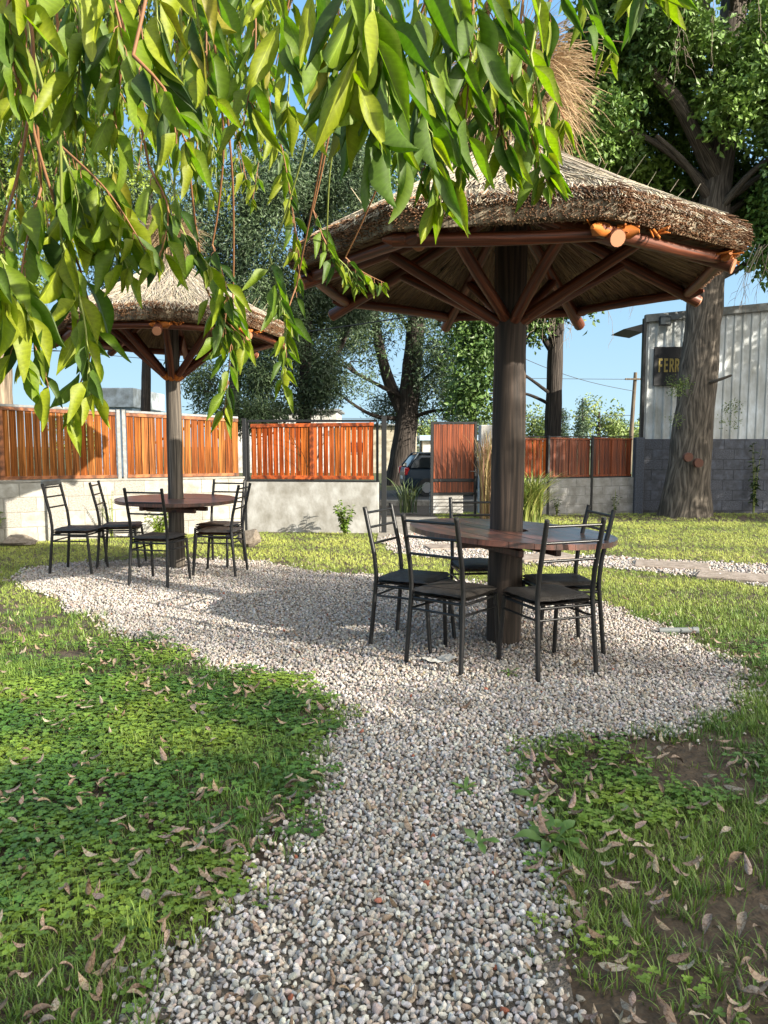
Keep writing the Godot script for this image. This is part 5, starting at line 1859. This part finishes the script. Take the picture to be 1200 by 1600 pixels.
	# far off
	for k in 8:
		var q: Array = [["round pale green tree far beyond the right fence", 21.5, 5.4, 2.6], ["low pale green tree far off beside the utility pole", 24.8, 3.2, 2.0], ["pale green tree far off between the near post and the bare trunk", 15.2, 4.6, 2.3], ["far pale tree low behind the street trees", -10.0, 4.0, 2.6], ["far pale tree left of the industrial building", -33.0, 4.4, 2.6], ["far hazy tree straight behind the gateway", 4.0, 4.0, 2.4], ["far hazy tree right of the gate leaf", 9.5, 4.2, 2.6], ["far hazy tree behind the metal building", 29.5, 4.2, 2.5]][k]
		tree("distant_tree", q[0], Vector3(q[1], -0.5, -76 - k), Vector3(q[1], q[2] * 0.8, -76 - k), 0.22, 0.1, 0.2, M.dark_bark, [], [[Vector3(q[1], q[2] * 0.55, -76 - k), Vector3(q[3], q[2] * 0.55, 2.0), 42], [Vector3(q[1] + q[3] * 0.6, q[2] * 0.4, -76 - k), Vector3(q[3] * 0.7, q[2] * 0.4, 1.6), 22]], distant, Vector2(0.7, 1.2), Color(0.10, 0.15, 0.04), Color(0.19, 0.25, 0.06), -0.4, 40 + k, "distant trees")
	for k in 2:
		var x: float = [19.3, 17.4][k]
		var h: float = [5.6, 4.6][k]
		tree("cypress", ["taller dark narrow cypress far beyond the right fence", "shorter dark narrow cypress far off beside the bare trunk"][k], Vector3(x, -0.5, -74), Vector3(x, h, -74), 0.12, 0.04, 0.2, M.dark_bark, [], [[Vector3(x, h * 0.30, -74), Vector3(0.85, h * 0.35, 0.8), 40], [Vector3(x, h * 0.68, -74), Vector3(0.45, h * 0.32, 0.45), 26]], distant, Vector2(0.45, 0.7), Color(0.04, 0.07, 0.035), Color(0.06, 0.10, 0.045), -0.6, 60 + k, "distant cypresses")
	# trees behind the viewpoint that shade the foreground
	tree("shade_tree", "leafy tree behind the viewpoint that shades the near table", Vector3(9.0, 0, 0.7), Vector3(9.0, 5.3, 0.6), 0.18, 0.08, 0.3, M.bark, [], [[Vector3(9.05, 4.95, 0.6), Vector3(1.4, 0.75, 1.5), 270]], small, Vector2(0.8, 1.2), Color(0.05, 0.1, 0.02), Color(0.1, 0.17, 0.03), -0.12, 71)
	tree("shade_tree", "leafy tree behind the viewpoint that shades the foreground", Vector3(7.4, 0, 2.5), Vector3(7.4, 4.0, 2.5), 0.2, 0.08, 0.3, M.bark, [], [[Vector3(7.4, 3.5, 2.5), Vector3(1.6, 0.8, 1.6), 330], [Vector3(8.3, 3.65, 1.2), Vector3(1.5, 0.8, 1.2), 260], [Vector3(6.4, 3.05, 4.0), Vector3(1.4, 0.75, 1.3), 260]], small, Vector2(0.8, 1.2), Color(0.05, 0.1, 0.02), Color(0.1, 0.17, 0.03), -0.2, 72)
	tree("shade_tree", "tree right of the view that shades the metal building and the right fence", Vector3(12.3, 0, -10.0), Vector3(12.4, 6.5, -10.0), 0.25, 0.1, 0.3, M.bark, [], [[Vector3(11.7, 5.2, -9.3), Vector3(1.5, 2.5, 1.6), 230], [Vector3(13.2, 5.4, -11.0), Vector3(2.0, 2.6, 1.7), 300], [Vector3(12.3, 2.9, -10.0), Vector3(1.5, 1.2, 1.5), 120]], bright, Vector2(0.8, 1.25), Color(0.05, 0.1, 0.02), Color(0.1, 0.17, 0.03), -0.2, 73)
	# plants
	leafy_plant("shrub", "small bright green shrub against the grey plastered wall", Vector3(-0.56, 0, -10.75), 0.52, 0.20, 12, 16, 0.075, 0.7, Color(0.08, 0.16, 0.02), Color(0.17, 0.26, 0.03), 81)
	leafy_plant("shrub", "rounded bright yellow-green shrub behind the far table, by the white wall", Vector3(-3.1, 0, -10.3), 0.42, 0.30, 26, 18, 0.06, 0.4, Color(0.12, 0.20, 0.02), Color(0.24, 0.32, 0.03), 82)
	leafy_plant("weed", "thin grey-green weed against the white wall, left of the yellow-green shrub", Vector3(-3.75, 0, -10.35), 0.7, 0.22, 8, 10, 0.04, 0.3, Color(0.10, 0.13, 0.06), Color(0.15, 0.18, 0.08), 83)
	leafy_plant("shrub", "green shrub at the left edge at the foot of the white wall", Vector3(-5.2, 0, -9.8), 0.5, 0.25, 16, 14, 0.08, 0.3, Color(0.09, 0.16, 0.02), Color(0.16, 0.24, 0.03), 84)
	leafy_plant("climbing_weed", "dark climbing weed on the blue-grey block wall right of the big trunk", Vector3(7.15, 0, -14.55), 1.25, 0.16, 9, 14, 0.10, 0.55, Color(0.03, 0.06, 0.02), Color(0.06, 0.10, 0.03), 85)
	leafy_plant("weed", "small dark weed at the foot of the right block wall near the pier", Vector3(4.4, 0, -14.35), 0.45, 0.12, 6, 8, 0.06, 0.4, Color(0.04, 0.07, 0.02), Color(0.08, 0.11, 0.04), 86)
	leafy_plant("weed", "small dark weed at the foot of the right block wall near the reeds", Vector3(3.2, 0, -13.9), 0.35, 0.12, 6, 8, 0.06, 0.4, Color(0.04, 0.07, 0.02), Color(0.08, 0.11, 0.04), 87)
	reeds("arching green ornamental grass right of the thick post, in front of the right fence", Vector3(2.45, 0, -12.7), 1.1, 480, Color(0.13, 0.20, 0.03), Color(0.34, 0.34, 0.10), 88, 1.05)
	reeds("tall reddish and straw-coloured ornamental grass beside the gate leaf", Vector3(1.85, 0, -13.1), 1.6, 300, Color(0.24, 0.12, 0.08), Color(0.36, 0.30, 0.12), 89, 0.3)
	reeds("dark arching grass in the gateway in front of the car", Vector3(0.45, 0, -14.4), 0.8, 60, Color(0.05, 0.08, 0.03), Color(0.12, 0.15, 0.05), 90, 0.8)
	reeds("dry brown reed stems growing through the red-orange fence panel", Vector3(-1.15, 0, -11.55), 1.75, 26, Color(0.16, 0.10, 0.04), Color(0.25, 0.19, 0.08), 92, 0.55)
	# weeds of the foreground
	rosette("dark green fern-like dandelion clump at the right edge of the gravel", Vector3(0.56, 0, -2.42), 15, 0.15, 0.30, Color(), 0.9, 101)
	rosette("leafy weed sprouting out of the gravel, two upright leaves", Vector3(0.31, 0.01, -2.4), 5, 0.075, 0.36, Color(), 1.3, 102)
	rosette("small fine weed tuft in the gravel above the two-leaved sprout", Vector3(0.31, 0.01, -2.78), 9, 0.07, 0.22, Color(), 1.1, 103)
	rosette("spreading weed on the left gravel edge with long toothed leaves", Vector3(-0.38, 0, -2.92), 10, 0.15, 0.24, Color(), 0.4, 104)
	rosette("light green weed with paired leaves in the lower left clover", Vector3(-0.68, 0, -1.98), 12, 0.075, 0.32, Color(), 1.0, 105)
	rosette("broad-leaved plantain at the right, behind the dandelion clump", Vector3(0.58, 0, -2.72), 9, 0.13, 0.36, Color(), 0.6, 106)
	rosette("dark weed on the bare soil at the right, between dry leaves", Vector3(0.92, 0, -2.62), 10, 0.10, 0.30, Color(), 0.7, 107)
	rosette("grassy weed at the far left among the sunlit lawn", Vector3(-1.55, 0, -5.0), 14, 0.17, 0.14, Color(), 1.4, 108)
	rosette("small weed in the gravel beneath the near table's front chair", Vector3(0.72, 0.01, -4.25), 8, 0.07, 0.2, Color(), 1.0, 109)
	rosette("light weed at the left gravel corner where the lawn juts out", Vector3(-0.33, 0, -3.38), 11, 0.14, 0.26, Color(), 0.7, 110)

func reeds(label: String, at: Vector3, height: float, count: int, c0: Color, c1: Color, seed_: int, flop: float) -> void:
	rng.seed = seed_
	var o := thing("ornamental_grass", label, "plant", at)
	var s := Shape.new()
	var p := []
	for i in 9:
		var t := i / 8.0
		var w := 0.5 * (1.0 - pow(t, 2.2)) + 0.02
		var c := Vector3(0, sin(t * 1.35), t * t * 0.9)
		p.append(c + Vector3(-w, 0, 0))
		p.append(c + Vector3(w, 0, 0))
	s.grid(p, 2, 9, Vector3.ZERO)
	var places := []
	var colors := []
	for k in count:
		var h := height * r(0.55, 1.1)
		var out := h * r(0.15, 1.0) * flop
		places.append(Transform3D(Basis(Vector3.UP, r(0, TAU)) * Basis.from_scale(Vector3(r(0.014, 0.03), h * (1.0 - 0.25 * flop), out)), Vector3(r(-1, 1), 0, r(-1, 1)) * 0.17))
		colors.append(vary(c0.lerp(c1, rng.randf()), 0.15))
	many("blades", s.mesh(), M.grass, places, colors, o)

func small_things() -> void:
	rng.seed = 555
	# paper under the chair
	var s := Shape.new()
	var p := []
	for i in 9:
		for j in 7:
			p.append(Vector3((i - 4) * 0.024, 0.012 + fine.get_noise_2d(i * 22.0, j * 22.0) * 0.014 + absf(i - 4) * 0.004, (j - 3) * 0.018))
	s.grid(p, 7, 9, Vector3.UP)
	var paper := tag(obj("paper_scrap", s, M.paper), "crumpled white scrap of paper on the gravel under the near chair", "paper")
	paper.position = Vector3(0.34, 0.012, -4.5)
	paper.rotation.y = 0.5
	s = Shape.new()
	s.tube([Vector3(-0.12, 0.03, 0), Vector3(0.12, 0.034, 0.01)], [0.02, 0.02], 14, true)
	s.tube([Vector3(0.11, 0.034, 0.01), Vector3(0.15, 0.034, 0.012)], [0.024, 0.024], 14, true)
	var pipe := tag(obj("drain_pipe", s, M.pipe), "short grey plastic pipe lying at the edge of the gravel right of the near table", "pipe")
	pipe.position = Vector3(2.05, 0, -5.2)
	for k in 4:
		s = Shape.new()
		s.box(box_at(Vector3(0, 0.012, 0)), Vector3(0.75, 0.05, 0.42), 0.008)
		var slab := tag(obj("stepping_slab", s, M.slab), ["concrete stepping slab in the gravel path behind the near table, nearest the post", "reddish stepping slab in the middle of the gravel path at the right", "stepping slab in the gravel path at the far right", "stepping slab by the gateway pavement"][k], "paving slab", "slabs of the gravel path")
		slab.position = [Vector3(1.85, 0.0, -8.62), Vector3(3.1, 0.0, -8.05), Vector3(3.5, 0.0, -7.35), Vector3(0.9, 0.0, -9.5)][k]
		slab.rotation.y = [0.3, -0.35, -0.5, 0.2][k]
	var rock := stone_mesh(12, 0.8)
	var st := tag(obj("garden_rock", rock, M.rock), "rough brown stump-like rock on the lawn behind the far table", "rock")
	st.transform = Transform3D(Basis(Vector3.UP, 0.7).scaled(Vector3(0.24, 0.20, 0.22)), Vector3(-1.72, 0.09, -9.55))
	var st2 := tag(obj("garden_rock", rock, M.rock), "low pale rock at the left edge at the foot of the white wall", "rock")
	st2.transform = Transform3D(Basis(Vector3.UP, 2.1).scaled(Vector3(0.42, 0.13, 0.3)), Vector3(-4.75, 0.04, -9.75))
	for k in 5:
		var chip := tag(obj("brick_chip", stone_mesh(10, 0.6), M.brick), ["red brick chip on the foreground gravel, nearest the camera", "red brick chip in the gravel near the left lawn corner", "red brick chip beside the near table's front chairs", "red brick chip on the gravel between the two tables", "red brick chip on the gravel in front of the far table"][k], "brick chip", "red brick chips in the gravel")
		chip.transform = Transform3D(any_turn().scaled(Vector3.ONE * r(0.011, 0.018)), [Vector3(-0.02, 0.03, -2.07), Vector3(-0.1, 0.03, -3.35), Vector3(0.55, 0.03, -3.95), Vector3(-0.7, 0.03, -5.2), Vector3(-1.4, 0.03, -6.5)][k])
	# utility pole and wires
	var pole := thing("utility_pole", "thin leaning wooden utility pole beyond the right fence", "pole", Vector3(14.6, -0.5, -45))
	s = Shape.new()
	s.tube([Vector3(0, -0.2, 0), Vector3(0.08, 3.0, 0), Vector3(0.2, 5.9, 0)], [0.13, 0.12, 0.1], 10, true)
	obj("shaft", s, M.pole_wood, pole)
	s = Shape.new()
	s.box(box_at(Vector3(0.2, 5.5, 0.14)), Vector3(1.3, 0.1, 0.1), 0.01)
	obj("crossarm", s, M.pole_wood, pole)
	var runs := [[Vector3(14.8, 5.0, -45), Vector3(-20, 6.2, -38), "dark overhead wire crossing behind the trees, the lowest"], [Vector3(14.8, 4.3, -45), Vector3(3.0, 6.6, -34), "thin overhead wire sloping down to the utility pole"], [Vector3(4.6, 4.6, -16), Vector3(-16, 4.9, -30), "thick dark cable running left from the metal building's eave"], [Vector3(14.8, 2.9, -45), Vector3(-24, 3.6, -45), "overhead wire low above the right fence"]]
	for q in runs:
		s = Shape.new()
		var pts := []
		var rr := []
		for i in 21:
			var t := i / 20.0
			var at: Vector3 = q[0].lerp(q[1], t)
			pts.append(at + Vector3(0, -0.5 * sin(t * PI), 0))
			rr.append(0.016)
		s.tube(pts, rr, 5, false)
		tag(obj("overhead_wire", s, M.wire), q[2], "wire", "overhead wires")
